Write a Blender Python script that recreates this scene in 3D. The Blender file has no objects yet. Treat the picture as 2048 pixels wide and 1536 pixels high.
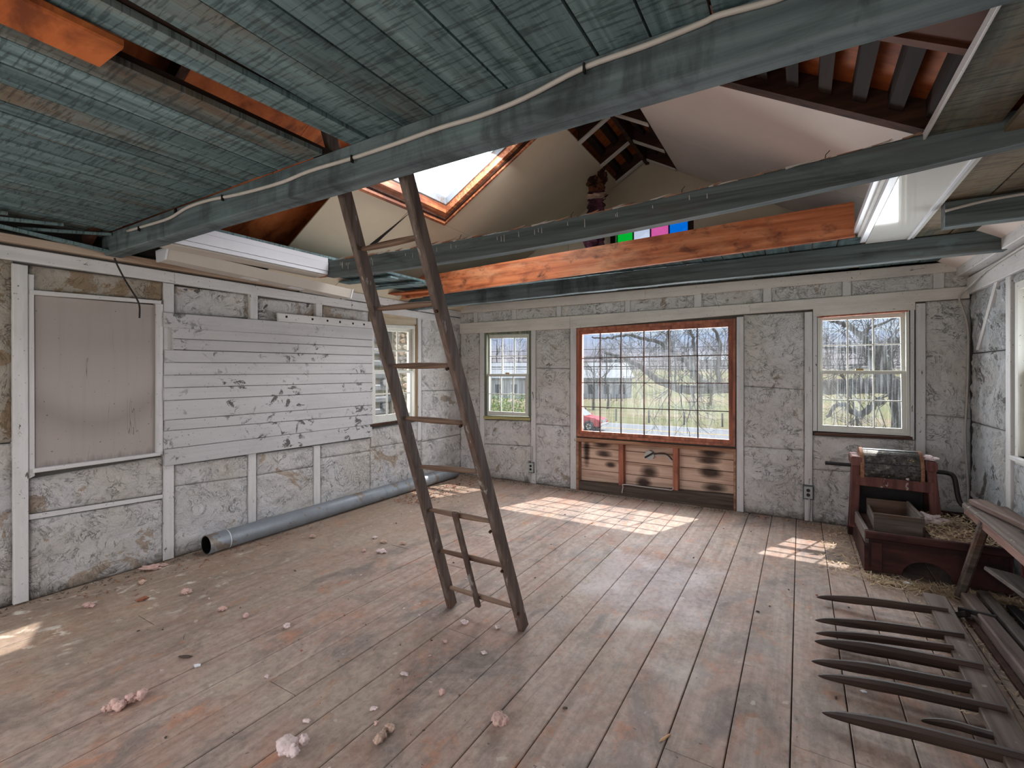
import bpy, bmesh, math, random
from mathutils import Vector, noise as mn
from math import sin, cos, pi, radians, sqrt
random.seed(7)
S = bpy.context.scene
COL = S.collection
# ------------------------------------------------------------------ camera
CAM_Z = 1.45; PSI = radians(31.1); F = 955.0; HY = 746.0
cam = bpy.data.cameras.new('camera'); cam.sensor_width = 36; cam.lens = 36*F/2048
cam.shift_y = -(768-HY)/2048; cam.clip_start = 0.02; cam.clip_end = 3000
co = bpy.data.objects.new('camera', cam); COL.objects.link(co)
co.location = (0, 0, CAM_Z); co.rotation_euler = (pi/2, 0, PSI); S.camera = co
# ------------------------------------------------------------------ world, sun, window lamps, added fill lamp behind the camera
w = bpy.data.worlds.new('world'); S.world = w; w.use_nodes = True
nt = w.node_tree; bg = nt.nodes['Background']
tc = nt.nodes.new('ShaderNodeTexCoord'); sp = nt.nodes.new('ShaderNodeSeparateXYZ'); cr = nt.nodes.new('ShaderNodeValToRGB')
nt.links.new(tc.outputs['Generated'], sp.inputs[0]); nt.links.new(sp.outputs['Z'], cr.inputs[0])
cr.color_ramp.elements[0].position = 0.0; cr.color_ramp.elements[0].color = (.70, .80, .93, 1)
cr.color_ramp.elements[1].position = .45; cr.color_ramp.elements[1].color = (.95, 1.0, 1.06, 1)
e = cr.color_ramp.elements.new(.14); e.color = (.58, .74, .98, 1)
nt.links.new(cr.outputs[0], bg.inputs[0]); bg.inputs[1].default_value = 1.15
sun = bpy.data.lights.new('sun', 'SUN'); sun.energy = 8.5; sun.angle = radians(.55); sun.color = (1, .95, .88)
so = bpy.data.objects.new('sun', sun); COL.objects.link(so)
so.rotation_euler = Vector((-.258, -.667, -1)).to_track_quat('-Z', 'Y').to_euler()
def area(name, loc, rot, sx, sy, en, col):
    l = bpy.data.lights.new(name, 'AREA'); l.shape = 'RECTANGLE'; l.size = sx; l.size_y = sy; l.energy = en; l.color = col
    o = bpy.data.objects.new(name, l); COL.objects.link(o); o.location = loc; o.rotation_euler = rot
    return o
area('rear_fill_lamp', (-1.6, -1.05, 1.15), (radians(71), 0, 0), 4.6, 1.7, 74, (1, .98, .965))  # added fill lamp, brightens the room from behind the camera
area('daylight_big_window', (-1.45, 5.72, 1.35), (-pi/2, 0, 0), 1.7, 1.2, 105, (.88, .94, 1))
area('daylight_skylight', (-2.55, 3.2, 3.55), (0, radians(30), 0), .9, 1.0, 85, (.97, .98, 1))
area('daylight_right_window', (.49, 5.72, 1.45), (-pi/2, 0, 0), .6, 1.0, 26, (.90, .95, 1))
area('daylight_small_window', (-3.4, 5.72, 1.45), (-pi/2, 0, 0), .4, .9, 16, (.90, .95, 1))
area('daylight_left_window', (-4.5, 4.3, 1.4), (0, -pi/2, 0), 1.0, .7, 16, (1, .97, .92))
area('daylight_side_window', (1.5, 4.0, 1.35), (0, radians(90), 0), 1.0, .9, 24, (.88, .94, 1))
S.view_settings.view_transform = 'Standard'; S.view_settings.look = 'None'
S.view_settings.exposure = -0.27; S.view_settings.gamma = 1; S.view_settings.use_curve_mapping = False
S.cycles.max_bounces = 8; S.cycles.transparent_max_bounces = 16; S.cycles.use_denoising = True
S.cycles.sample_clamp_indirect = 4; S.cycles.caustics_reflective = False; S.cycles.caustics_refractive = False

# ------------------------------------------------------------------ picture -> place: rays onto the room's real planes
CS, SN = cos(PSI), sin(PSI)
def ray(px, py):
    dx = (px-1024)/F; return Vector((-SN+CS*dx, CS+SN*dx, (HY-py)/F))
def onx(px, py, X): r = ray(px, py); return r*(X/r.x)+Vector((0, 0, CAM_Z))
def ony(px, py, Y): r = ray(px, py); return r*(Y/r.y)+Vector((0, 0, CAM_Z))
def onz(px, py, Z): r = ray(px, py); return r*((Z-CAM_Z)/r.z)+Vector((0, 0, CAM_Z))
def onp(px, py, n, c):                        # plane n.p = c
    r = ray(px, py); n = Vector(n); return r*((c-n.z*CAM_Z)/n.dot(r))+Vector((0, 0, CAM_Z))

# ------------------------------------------------------------------ node helpers
class NT:
    def __init__(s, name):
        s.m = bpy.data.materials.new(name); s.m.use_nodes = True; s.t = s.m.node_tree
        s.b = s.t.nodes['Principled BSDF']; s.out = s.t.nodes['Material Output']
        s.tc = s.n('ShaderNodeTexCoord').outputs['Object']; s.oi = s.n('ShaderNodeObjectInfo').outputs['Random']
    def n(s, k, **kw):
        x = s.t.nodes.new(k)
        for a, b in kw.items(): setattr(x, a, b)
        return x
    def l(s, a, b): s.t.links.new(a, b)
    def vec(s, sc=(1, 1, 1), rnd=True, src=None):
        m = s.n('ShaderNodeMapping'); m.inputs['Scale'].default_value = sc; s.l(src or s.tc, m.inputs['Vector'])
        if rnd:
            k = s.n('ShaderNodeMath', operation='MULTIPLY'); k.inputs[1].default_value = 43.; s.l(s.oi, k.inputs[0])
            s.l(k.outputs[0], m.inputs['Location'])
        return m.outputs[0]
    def noise(s, v, sc, det=5, ro=.6, di=0.):
        x = s.n('ShaderNodeTexNoise'); s.l(v, x.inputs['Vector'])
        for k, a in (('Scale', sc), ('Detail', det), ('Roughness', ro), ('Distortion', di)): x.inputs[k].default_value = a
        return x.outputs['Fac']
    def ramp(s, f, st):
        x = s.n('ShaderNodeValToRGB'); s.l(f, x.inputs[0]); r = x.color_ramp
        while len(r.elements) < len(st): r.elements.new(.5)
        for e, (p, c) in zip(r.elements, st):
            e.position = p; e.color = tuple(c)+(1,) if not isinstance(c, (int, float)) else (c, c, c, 1)
        return x.outputs[0]
    def mix(s, f, a, b, mode='MIX'):
        x = s.n('ShaderNodeMix', data_type='RGBA', blend_type=mode)
        for sock, v in ((0, f), (6, a), (7, b)):
            if isinstance(v, (int, float)): x.inputs[sock].default_value = v
            elif isinstance(v, tuple): x.inputs[sock].default_value = tuple(v)+(1,)
            else: s.l(v, x.inputs[sock])
        return x.outputs[2]
    def math(s, op, a, b=0.):
        x = s.n('ShaderNodeMath', operation=op)
        for k, v in ((0, a), (1, b)):
            if isinstance(v, (int, float)): x.inputs[k].default_value = v
            else: s.l(v, x.inputs[k])
        return x.outputs[0]
    def bump(s, h, st=.3, d=.01):
        x = s.n('ShaderNodeBump'); x.inputs['Strength'].default_value = st; x.inputs['Distance'].default_value = d
        s.l(h, x.inputs['Height']); s.l(x.outputs[0], s.b.inputs['Normal'])
    def fin(s, c, rough=.8, metal=0., spec=.3):
        if isinstance(c, tuple): s.b.inputs['Base Color'].default_value = c+(1,)
        else: s.l(c, s.b.inputs['Base Color'])
        if isinstance(rough, (int, float)): s.b.inputs['Roughness'].default_value = rough
        else: s.l(rough, s.b.inputs['Roughness'])
        s.b.inputs['Metallic'].default_value = metal; s.b.inputs['Specular IOR Level'].default_value = spec
        return s.m
def sc(r, g, b):                              # sRGB 0-255 -> linear
    f = lambda v: ((v/255+.055)/1.055)**2.4 if v > 10 else v/255/12.92
    return (f(r), f(g), f(b))

def wood(name, dark, mid, light, axis='y', cross=22., along=1.1, stains=(), var=.35, rough=.75, bs=.35, spec=.25, rnd=True):
    N = NT(name)
    s3 = {'x': (along, cross, cross), 'y': (cross, along, cross), 'z': (cross, cross, along)}[axis]
    g = N.noise(N.vec(s3, rnd), 1.0, 7, .62, .6)
    c = N.ramp(g, [(.3, dark), (.5, mid), (.72, light)])
    for col, s, lo, hi, amt, st in stains:    # stain: colour, scale, thresholds, amount, stretch
        f = N.ramp(N.noise(N.vec(st, rnd), s, 6, .62, .4), [(lo-.05, 0), (max(hi-.08, lo-.04), amt)])
        c = N.mix(f, c, col)
    if var:
        h = N.n('ShaderNodeHueSaturation'); N.l(c, h.inputs['Color'])
        N.l(N.math('ADD', N.math('MULTIPLY', N.oi, var), 1-var/2), h.inputs['Value']); c = h.outputs[0]
    N.bump(g, bs, .006)
    return N.fin(c, rough, 0, spec)

ONE = (1, 1, 1)
def plaster_mat(name, base, warm, peel, crack_amt=.85, peel_lo=.60, blotch=.5):
    N = NT(name)
    v = N.vec(ONE, False)
    big = N.noise(v, 1.7, 4, .6); fine = N.noise(v, 9, 9, .72, 1.6); mid = N.noise(v, 4.2, 8, .68, 2.2)
    c = N.mix(N.ramp(big, [(.35, 0), (.65, 1)]), base, warm)
    c = N.mix(N.ramp(fine, [(.3, .30), (.48, 0)]), c, tuple(x*.42 for x in warm))
    # hairline cracks: thin iso-lines of distorted noise, broken up
    d = N.math('ABSOLUTE', N.math('SUBTRACT', mid, .5))
    ln = N.ramp(d, [(.0, 1), (.013, 0)])
    brk = N.ramp(N.noise(v, 6, 5, .7), [(.47, 0), (.6, 1)])
    ck = N.math('MULTIPLY', ln, brk)
    d2 = N.math('ABSOLUTE', N.math('SUBTRACT', N.noise(v, 11, 6, .6, 1.5), .5))
    ck2 = N.math('MULTIPLY', N.ramp(d2, [(.0, .8), (.014, 0)]), N.ramp(N.noise(v, 3.1, 4, .7), [(.5, 0), (.62, 1)]))
    ck = N.math('MAXIMUM', ck, ck2)
    c = N.mix(N.math('MULTIPLY', ck, crack_amt), c, (.035, .03, .027))
    pl = N.ramp(N.noise(v, 2.6, 9, .66, .8), [(peel_lo, 0), (peel_lo+.015, 1)])
    c = N.mix(N.math('MULTIPLY', pl, .75), c, peel)
    gr = N.ramp(N.noise(v, 1.1, 6, .7), [(.5, 0), (.8, blotch*.5)])
    c = N.mix(gr, c, tuple(x*.45 for x in warm))
    # darker and browner towards the floor boards
    sp = N.n('ShaderNodeSeparateXYZ'); N.l(N.tc, sp.inputs[0])
    dz = N.math('ADD', sp.outputs['Z'], N.math('MULTIPLY', N.math('SUBTRACT', fine, .5), .22))
    c = N.mix(N.ramp(dz, [(.0, .8), (.09, 0)]), c, (.12, .10, .08))
    h = N.math('SUBTRACT', N.math('ADD', N.math('MULTIPLY', mid, 1.3), fine), N.math('MULTIPLY', ck, 1.0))
    N.bump(h, .8, .045)
    return N.fin(c, .78, 0, .3)

def paint_wood(name, base, chip, axis='z', chip_lo=.64, dirt=.35, grain=.3, rough=.6):
    N = NT(name)
    s3 = {'x': (1.2, 26, 26), 'y': (26, 1.2, 26), 'z': (26, 26, 1.2)}[axis]
    g = N.noise(N.vec(s3), 1, 6, .6, .4)
    c = N.mix(N.ramp(g, [(.25, grain), (.55, 0)]), base, tuple(x*.5 for x in base))
    st = {'x': (1, 3, 3), 'y': (3, 1, 3), 'z': (3, 3, 1)}[axis]
    c = N.mix(N.ramp(N.noise(N.vec(st), 2.1, 6, .7), [(.45, 0), (.75, dirt)]), c, tuple(x*.4 for x in base))
    cf = N.ramp(N.noise(N.vec(st), 7.5, 8, .7, .5), [(chip_lo, 0), (chip_lo+.012, 1)])
    if name == 'siding_paint':
        cf = N.math('MULTIPLY', N.ramp(N.noise(N.vec((1.3, 1, 1.3)), 8.5, 9, .74, .8), [(.555, 0), (.567, 1)]), N.ramp(N.noise(N.vec(ONE, False), 2.3, 4, .6), [(.50, 0), (.58, 1)]))
    c = N.mix(cf, c, chip)
    sk = N.ramp(N.noise(N.vec(ONE), 60, 2, .5), [(.70, 0), (.73, .7)])
    c = N.mix(sk, c, (.05, .045, .04))
    N.bump(N.math('SUBTRACT', N.math('MULTIPLY', g, .5), cf), .35, .004)
    return N.fin(c, rough, 0, .3)

def flat(name, col, rough=.7, metal=0., var=.25, s=6., bs=.15, spec=.3, speck=None):
    N = NT(name)
    n = N.noise(N.vec(ONE), s, 6, .65)
    c = N.ramp(n, [(.3, tuple(x*(1-var) for x in col)), (.7, tuple(min(1, x*(1+var)) for x in col))])
    if speck: c = N.mix(N.ramp(N.noise(N.vec(ONE), speck[1], 4, .7), [(speck[2], 0), (speck[2]+.03, speck[3])]), c, speck[0])
    if bs: N.bump(n, bs, .01)
    return N.fin(c, rough, metal, spec)

WARM = sc(222, 214, 207)
M = {}
M['plaster'] = plaster_mat('limewashed_plaster', sc(232, 228, 228), WARM, sc(168, 148, 128), .9, .635)
M['plaster_left'] = plaster_mat('flaking_plaster_left', sc(220, 216, 217), sc(210, 202, 194), sc(172, 148, 124), .9, .60)
M['plaster_peeled'] = plaster_mat('peeled_plaster', sc(190, 182, 172), sc(180, 165, 148), sc(150, 122, 92), .9, .50)
M['plaster_right'] = plaster_mat('spalled_plaster', sc(208, 211, 216), sc(194, 190, 186), sc(60, 52, 44), 1., .565, .6)
M['white_z'] = paint_wood('white_paint_upright', sc(206, 202, 201), sc(96, 88, 80), 'z')
M['white_y'] = paint_wood('white_paint_along_y', sc(206, 202, 201), sc(110, 92, 78), 'y')
M['white_x'] = paint_wood('white_paint_along_x', sc(214, 206, 198), sc(96, 86, 76), 'x', .68)
M['siding'] = paint_wood('siding_paint', sc(186, 182, 183), sc(86, 84, 82), 'y', .60, .22, .22)
def panel_mat():
    N = NT('white_plywood_panel'); v = N.vec(ONE, False)
    g = N.noise(N.vec((30, 30, 1.), False), 1, 5, .6, .3)
    c = N.mix(N.ramp(g, [(.3, .12), (.5, 0)]), sc(160, 149, 144), sc(114, 104, 98))
    sp = N.n('ShaderNodeSeparateXYZ'); N.l(v, sp.inputs[0])
    # old ring-shaped water stain low on the sheet, and grime along the bottom edge
    a = N.math('DIVIDE', N.math('SUBTRACT', sp.outputs['Y'], 1.36), .40); b = N.math('DIVIDE', N.math('SUBTRACT', sp.outputs['Z'], 1.50), .40)
    r = N.math('SQRT', N.math('ADD', N.math('MULTIPLY', a, a), N.math('MULTIPLY', b, b)))
    r = N.math('ABSOLUTE', N.math('SUBTRACT', r, 1.))
    rg = N.ramp(r, [(.0, .38), (.35, 0)]); lo = N.ramp(b, [(.0, 0), (.01, 0)])
    m = N.n('ShaderNodeMapRange'); N.l(b, m.inputs[0]); m.inputs[1].default_value = -.2; m.inputs[2].default_value = -.7
    c = N.mix(N.math('MULTIPLY', rg, m.outputs[0]), c, sc(110, 98, 92))
    e = N.math('ADD', sp.outputs['Z'], N.math('MULTIPLY', N.noise(N.vec((26, 26, 1.2), False), 1, 4, .6), -.16))
    m2 = N.n('ShaderNodeMapRange'); N.l(e, m2.inputs[0]); m2.inputs[1].default_value = .80; m2.inputs[2].default_value = .72; m2.inputs[4].default_value = .7
    c = N.mix(m2.outputs[0], c, sc(70, 62, 58))
    k = N.math('ABSOLUTE', N.math('SUBTRACT', N.noise(N.vec((9, 9, .6), False), 1, 3, .5), .5))
    c = N.mix(N.math('MULTIPLY', N.ramp(k, [(0, .8), (.004, 0)]), N.ramp(N.noise(v, 3.3, 3, .5), [(.56, 0), (.6, 1)])), c, sc(70, 60, 56))
    c = N.mix(N.ramp(N.noise(v, 55, 2, .5), [(.72, 0), (.75, .8)]), c, (.06, .05, .05))
    N.bump(g, .06, .003)
    return N.fin(c, .55, 0, .3)
M['panel'] = panel_mat()
M['cream'] = paint_wood('cream_window_paint', sc(206, 204, 196), sc(140, 130, 100), 'z', .70, .2, .12, .5)
TEAL_ST = [(sc(112, 88, 66), 1.7, .60, .78, .8, (1.8, .45, 1)), (sc(26, 30, 30), 1.6, .58, .76, .7, (2.6, .5, 1)),
           (sc(34, 42, 44), 1., .57, .66, .55, (7, 75, 1)), (sc(118, 138, 140), 1., .60, .78, .35, (9, 40, 1))]
M['teal'] = wood('teal_washed_board', sc(62, 80, 83), sc(98, 119, 122), sc(122, 144, 146), 'y', 24, .9, TEAL_ST, .30, .75, .5)
M['teal_brown'] = wood('teal_worn_brown_board', sc(74, 72, 62), sc(104, 112, 104), sc(124, 126, 112), 'y', 24, .9,
                       [(sc(110, 88, 64), 1.4, .45, .62, .8, (1.6, .6, 1))]+TEAL_ST[1:3], .35, .75, .5)
M['teal_beam'] = wood('teal_beam', sc(64, 74, 77), sc(90, 101, 104), sc(110, 122, 125), 'x', 20, .8,
                      [(sc(34, 38, 40), 1.6, .58, .74, .6, (.7, 2, 2)), (sc(34, 38, 38), 3.2, .56, .74, .7, (1.6, 1, .5)), (sc(118, 140, 142), 2.2, .62, .8, .3, (1, 3, 3)),
                       (sc(86, 72, 58), 2.4, .66, .76, .5, (.5, 2, 2))], .1, .75, .45)
M['old_beam'] = wood('bare_weathered_beam', sc(50, 55, 56), sc(84, 92, 93), sc(104, 113, 114), 'x', 22, .8,
                     [(sc(80, 62, 50), 1.5, .58, .74, .55, (.5, 2, 2)), (sc(26, 28, 29), 1.8, .60, .74, .6, (.7, 2, 2)),
                      (sc(104, 122, 124), 2.8, .66, .74, .4, (.6, 2, 2))], .1, .8, .5)
M['orange'] = wood('new_orange_pine', sc(136, 70, 40), sc(192, 112, 70), sc(216, 142, 98), 'x', 18, .9,
                   [(sc(216, 160, 120), 2.0, .54, .7, .55, (.6, 2, 2)), (sc(96, 40, 24), 3.0, .54, .78, .8, (1., 2., 2.)), (sc(48, 20, 16), 6.5, .60, .80, .95, (.9, 1.6, 1.6))], .1, .5, .15, .4)
M['orange_frame'] = wood('orange_window_wood', sc(108, 58, 42), sc(158, 92, 68), sc(182, 120, 94), 'z', 20, 1.,
                         [(sc(80, 40, 30), 2., .55, .7, .6, ONE)], .12, .55, .2, .4)
M['ply'] = wood('orange_plywood', sc(120, 56, 24), sc(168, 88, 44), sc(190, 108, 58), 'x', 7, .8,
                [(sc(70, 30, 14), 2.4, .56, .72, .7, (1, 1.5, 1))], .2, .65, .15)
M['ply_dark'] = wood('brown_plywood', sc(76, 44, 30), sc(94, 56, 40), sc(110, 68, 48), 'x', 5, .7, [], .1, .7, .1)
M['dark'] = wood('dark_brown_timber', sc(34, 20, 14), sc(62, 38, 28), sc(84, 52, 38), 'x', 16, 1., [], .2, .8, .3)
M['batten'] = wood('near_black_batten', sc(24, 16, 12), sc(40, 26, 20), sc(54, 36, 26), 'y', 16, 1., [], .2, .8, .3)
M['sky_wood'] = wood('skylight_trim_wood', sc(100, 50, 30), sc(170, 98, 62), sc(222, 160, 108), 'y', 40, 1.2,
                     [(sc(70, 32, 26), 2., .5, .66, .7, ONE)], .2, .5, .2, .4)
M['ladder'] = wood('ladder_wood', sc(62, 50, 44), sc(92, 77, 70), sc(114, 100, 93), 'z', 30, 1.5,
                   [(sc(104, 66, 50), 2., .60, .72, .5, (2, 2, .6)), (sc(160, 155, 150), 9., .68, .72, .6, (2, 2, .5))], .15, .6, .3)
M['rung'] = wood('rung_wood', sc(70, 50, 40), sc(116, 92, 78), sc(140, 116, 100), 'x', 30, 1.5, [], .15, .6, .2)
M['grey_rake'] = wood('grey_rake_wood', sc(76, 64, 57), sc(104, 91, 83), sc(122, 109, 101), 'y', 26, 1.,
                      [(sc(160, 152, 140), 14., .68, .74, .6, ONE)], .1, .75, .4)
M['grey_y'] = wood('grey_weathered_wood_y', sc(58, 50, 46), sc(98, 88, 82), sc(124, 114, 106), 'y', 24, 1.,
                   [(sc(104, 74, 60), 1.8, .64, .78, .4, (2, .6, 2))], .2, .75, .4)
M['grey_x'] = wood('grey_weathered_wood_x', sc(40, 32, 28), sc(78, 66, 58), sc(104, 92, 84), 'x', 24, 1.,
                   [(sc(90, 58, 40), 2., .56, .7, .6, (.6, 2, 2))], .25, .7, .4)
M['tine'] = wood('worn_tine_wood', sc(30, 21, 17), sc(54, 39, 32), sc(80, 59, 49), 'x', 24, 1., [], .2, .5, .25, .4)
M['red'] = wood('faded_red_paint', sc(58, 34, 30), sc(92, 54, 48), sc(112, 74, 68), 'z', 14, 1.5,
                [(sc(40, 24, 22), 2.2, .58, .72, .6, ONE), (sc(160, 146, 138), 5., .70, .72, .7, (1.5, 1.5, .6))], .15, .7, .3)
M['red_dark'] = wood('dark_red_paint', sc(38, 20, 17), sc(60, 31, 27), sc(76, 42, 37), 'x', 14, 1.5,
                     [(sc(24, 14, 12), 2.2, .54, .7, .8, ONE)], .1, .7, .3)
M['bare'] = wood('bare_sheathing', sc(110, 76, 58), sc(158, 118, 94), sc(182, 144, 118), 'x', 20, 1.,
                 [(sc(90, 46, 32), 2., .54, .68, .6, (.6, 2, 2))], .15, .7, .3)
M['subfloor'] = flat('subfloor_gap', (.012, .009, .007), .9)
M['dirt'] = flat('dark_cavity', (.02, .016, .013), .9)  # near-black colour standing in for the shade inside gaps and holes
M['roofing'] = flat('outer_sheathing', (.10, .09, .08), .9)
M['metal'] = flat('galvanised_pipe', sc(140, 146, 153), .5, .35, .15, 5, .08, .5, (sc(128, 112, 96), 4., .56, .8))
M['iron'] = flat('black_iron', (.022, .019, .018), .55, .5, .3, 12, .2, .4)
M['brass'] = flat('brass_catch', sc(150, 130, 90), .4, .8)
M['cable'] = flat('white_cable', sc(176, 168, 162), .5, 0, .1)
M['black'] = flat('black_rubber', (.015, .015, .015), .5)
M['outlet'] = flat('outlet_plastic', sc(170, 172, 168), .4, 0, .08)
M['outlet_dark'] = flat('outlet_box', sc(84, 92, 92), .6, 0, .3)
M['vinyl'] = flat('white_vinyl', sc(206, 206, 212), .35, 0, .05, 3, .03, .5, (sc(120, 110, 100), 30., .72, .7))
M['gloss'] = flat('white_gloss_panel', sc(214, 212, 208), .06, 0, .03, 2, .0, .8)
M['diffuser'] = flat('aged_fixture_enamel', sc(182, 172, 162), .45, 0, .06, 3, .03, .4)
M['drywall_l'] = flat('beige_drywall', sc(205, 190, 168), .85, 0, .06, 2.2, .04, .2, (sc(120, 100, 84), 34., .72, .6))
M['drywall_r'] = flat('pale_drywall', sc(214, 200, 192), .85, 0, .06, 1.6, .04, .2, (sc(120, 100, 84), 34., .73, .5))
M['wool'] = flat('pink_insulation_wool', sc(206, 172, 163), .95, 0, .22, 22, .9, .1)
M['wool_grey'] = flat('dusty_insulation_wool', sc(196, 168, 152), .95, 0, .3, 20, .9, .1)
M['wool_white'] = flat('pale_insulation_wool', sc(222, 202, 200), .95, 0, .15, 22, .9, .1)
M['paper'] = flat('paper_scrap', sc(225, 228, 235), .7)
M['straw'] = flat('straw', sc(200, 176, 144), .85, 0, .4, 20)
M['straw_red'] = flat('chaff', sc(160, 130, 118), .9, 0, .45, 16, .9)
M['leaf'] = flat('dry_leaf', sc(140, 92, 74), .85, 0, .4, 14)
M['dust'] = flat('dust_clod', sc(84, 74, 66), .95)
M['purple'] = flat('purple_stained_timber', sc(88, 48, 66), .7, 0, .5, 14, 1., .3, (sc(40, 16, 22), 9., .5, .9))
M['torn'] = flat('torn_rotten_timber', sc(96, 58, 42), .85, 0, .6, 16, 1., .2, (sc(34, 18, 14), 9., .5, .9))

def drum_mat():
    N = NT('punched_iron_drum')
    v = N.vec(ONE, False)
    c = N.ramp(N.noise(v, 22, 6, .7), [(.35, sc(30, 27, 26)), (.55, sc(66, 60, 56)), (.7, sc(120, 112, 104))])
    vo = N.n('ShaderNodeTexVoronoi'); N.l(v, vo.inputs['Vector']); vo.inputs['Scale'].default_value = 62
    h = N.ramp(vo.outputs['Distance'], [(.18, 0), (.30, 1)])
    c = N.mix(h, (.004, .004, .004), c)
    c = N.mix(N.ramp(N.noise(v, 30, 2, .5), [(.70, 0), (.73, .8)]), c, sc(190, 160, 90))
    N.bump(h, .8, .004)
    return N.fin(c, .45, .35, .5)
M['drum'] = drum_mat()

def floor_mat():
    N = NT('worn_painted_floorboards')
    g = N.noise(N.vec((26, 1.2, 26)), 1, 6, .6, .5)
    v = N.vec(ONE, False)
    c = N.ramp(g, [(.3, sc(128, 111, 102)), (.5, sc(148, 130, 120)), (.72, sc(160, 143, 134))])
    red = N.ramp(N.noise(N.vec((1.4, .8, 1), False), 2.0, 7, .66, .8), [(.46, 0), (.62, .6)])
    c = N.mix(red, c, sc(142, 108, 94))
    dk = N.ramp(N.noise(N.vec((1.2, .7, 1), False), 2.6, 7, .68, 1.), [(.49, 0), (.64, .75)])
    c = N.mix(dk, c, sc(96, 89, 87))
    rs = N.ramp(N.noise(N.vec((1.6, 1., 1), False), 4.5, 6, .7, .5), [(.56, 0), (.66, .65)])
    c = N.mix(rs, c, sc(158, 108, 82))
    gy = N.ramp(N.noise(N.vec((1, .8, 1), False), 1.4, 6, .6, .5), [(.50, 0), (.7, .6)])
    c = N.mix(gy, c, sc(150, 138, 124))
    sp = N.n('ShaderNodeSeparateXYZ'); N.l(N.tc, sp.inputs[0])
    # dusty, less worn strip along the left wall, with old paint drips
    lf = N.ramp(N.math('ADD', sp.outputs['X'], N.math('MULTIPLY', N.noise(v, 1.3, 4, .6), .9)), [(-3.0+.0, .0), (-1.9, 1)])
    mr = N.n('ShaderNodeMapRange'); N.l(N.math('ADD', sp.outputs['X'], N.math('MULTIPLY', N.noise(v, 1.3, 4, .6), .9)), mr.inputs[0])
    mr.inputs[1].default_value = -3.3; mr.inputs[2].default_value = -2.1; mr.inputs[3].default_value = .6; mr.inputs[4].default_value = 0.
    c = N.mix(mr.outputs[0], c, sc(128, 110, 92))
    wm = N.n('ShaderNodeMapRange'); N.l(sp.outputs['X'], wm.inputs[0])
    wm.inputs[1].default_value = -3.05; wm.inputs[2].default_value = -3.45; wm.inputs[3].default_value = 0.; wm.inputs[4].default_value = 1.
    wy = N.n('ShaderNodeMapRange'); N.l(sp.outputs['Y'], wy.inputs[0])
    wy.inputs[1].default_value = 2.6; wy.inputs[2].default_value = 1.7; wy.inputs[3].default_value = 0.; wy.inputs[4].default_value = 1.
    ws = N.ramp(N.noise(N.vec((1.2, .9, 1), False), 7.5, 6, .62, .4), [(.58, 0), (.66, .75)])
    c = N.mix(N.math('MULTIPLY', N.math('MULTIPLY', wm.outputs[0], wy.outputs[0]), ws), c, sc(196, 188, 176))
    # pale lilac patch with noise-broken edges
    mx_ = N.math('ABSOLUTE', N.math('DIVIDE', N.math('SUBTRACT', sp.outputs['X'], -.88), .46)); my_ = N.math('ABSOLUTE', N.math('DIVIDE', N.math('SUBTRACT', sp.outputs['Y'], 3.32), .50))
    pm = N.math('ADD', N.math('MAXIMUM', mx_, my_), N.math('MULTIPLY', N.math('SUBTRACT', N.noise(v, 5, 6, .7), .5), 1.3))
    c = N.mix(N.math('MULTIPLY', N.ramp(pm, [(.8, .55), (1.05, 0)]), N.ramp(N.noise(v, 7, 6, .7), [(.35, .35), (.6, 1)])), c, sc(166, 152, 155))
    c = N.mix(N.ramp(N.noise(N.vec((1.5, 1, 1), False), 21, 7, .75), [(.38, .38), (.55, 0)]), c, sc(84, 74, 68))
    c = N.mix(N.ramp(N.noise(N.vec((1, 1, 1), False), 16, 7, .75, .5), [(.52, 0), (.68, .30)]), c, sc(172, 156, 144))
    s1 = N.ramp(N.noise(v, 13, 3, .5), [(.70, 0), (.73, .55)])
    c = N.mix(s1, c, sc(176, 166, 156))
    s2 = N.ramp(N.noise(v, 34, 3, .6), [(.69, 0), (.72, .7)])
    c = N.mix(s2, c, sc(56, 48, 44))
    h = N.n('ShaderNodeHueSaturation'); N.l(c, h.inputs['Color']); N.l(N.math('ADD', N.math('MULTIPLY', N.oi, .15), 1.34), h.inputs['Value'])
    N.bump(g, .15, .004)
    r = N.ramp(N.noise(v, 3, 5, .6), [(.35, .55), (.65, .82)])
    return N.fin(h.outputs[0], r, 0, .35)
M['floor'] = floor_mat()

def burnt_mat():
    N = NT('scorched_sheathing')
    g = N.noise(N.vec((1., 20, 22)), 1, 7, .6, .5)
    c = N.ramp(g, [(.3, sc(160, 126, 106)), (.5, sc(208, 176, 156)), (.72, sc(222, 194, 174))])
    sp = N.n('ShaderNodeSeparateXYZ'); N.l(N.tc, sp.inputs[0])
    for cx, cz, rx, rz in ((-2.08, .60, .13, .075), (-2.06, .46, .12, .05), (-1.97, .335, .08, .04), (-1.57, .17, .10, .09), (-.83, .57, .14, .05),
                          (-.86, .49, .14, .045), (-.84, .37, .13, .08), (-.80, .20, .14, .06), (-1.5, .30, .12, .08), (-2.28, .47, .05, .2)):
        dx = N.math('DIVIDE', N.math('SUBTRACT', sp.outputs['X'], cx), rx); dz = N.math('DIVIDE', N.math('SUBTRACT', sp.outputs['Z'], cz), rz)
        d = N.math('ADD', N.math('MULTIPLY', dx, dx), N.math('MULTIPLY', dz, dz))
        d = N.math('ADD', N.math('MULTIPLY', d, .8), N.math('MULTIPLY', N.math('SUBTRACT', g, .5), .9))
        c = N.mix(N.ramp(d, [(.12, .93), (.45, .55), (.95, 0)]), c, sc(40, 22, 18))
    N.bump(g, .3, .005)
    return N.fin(c, .7, 0, .3)
M['burnt'] = burnt_mat()

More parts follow.
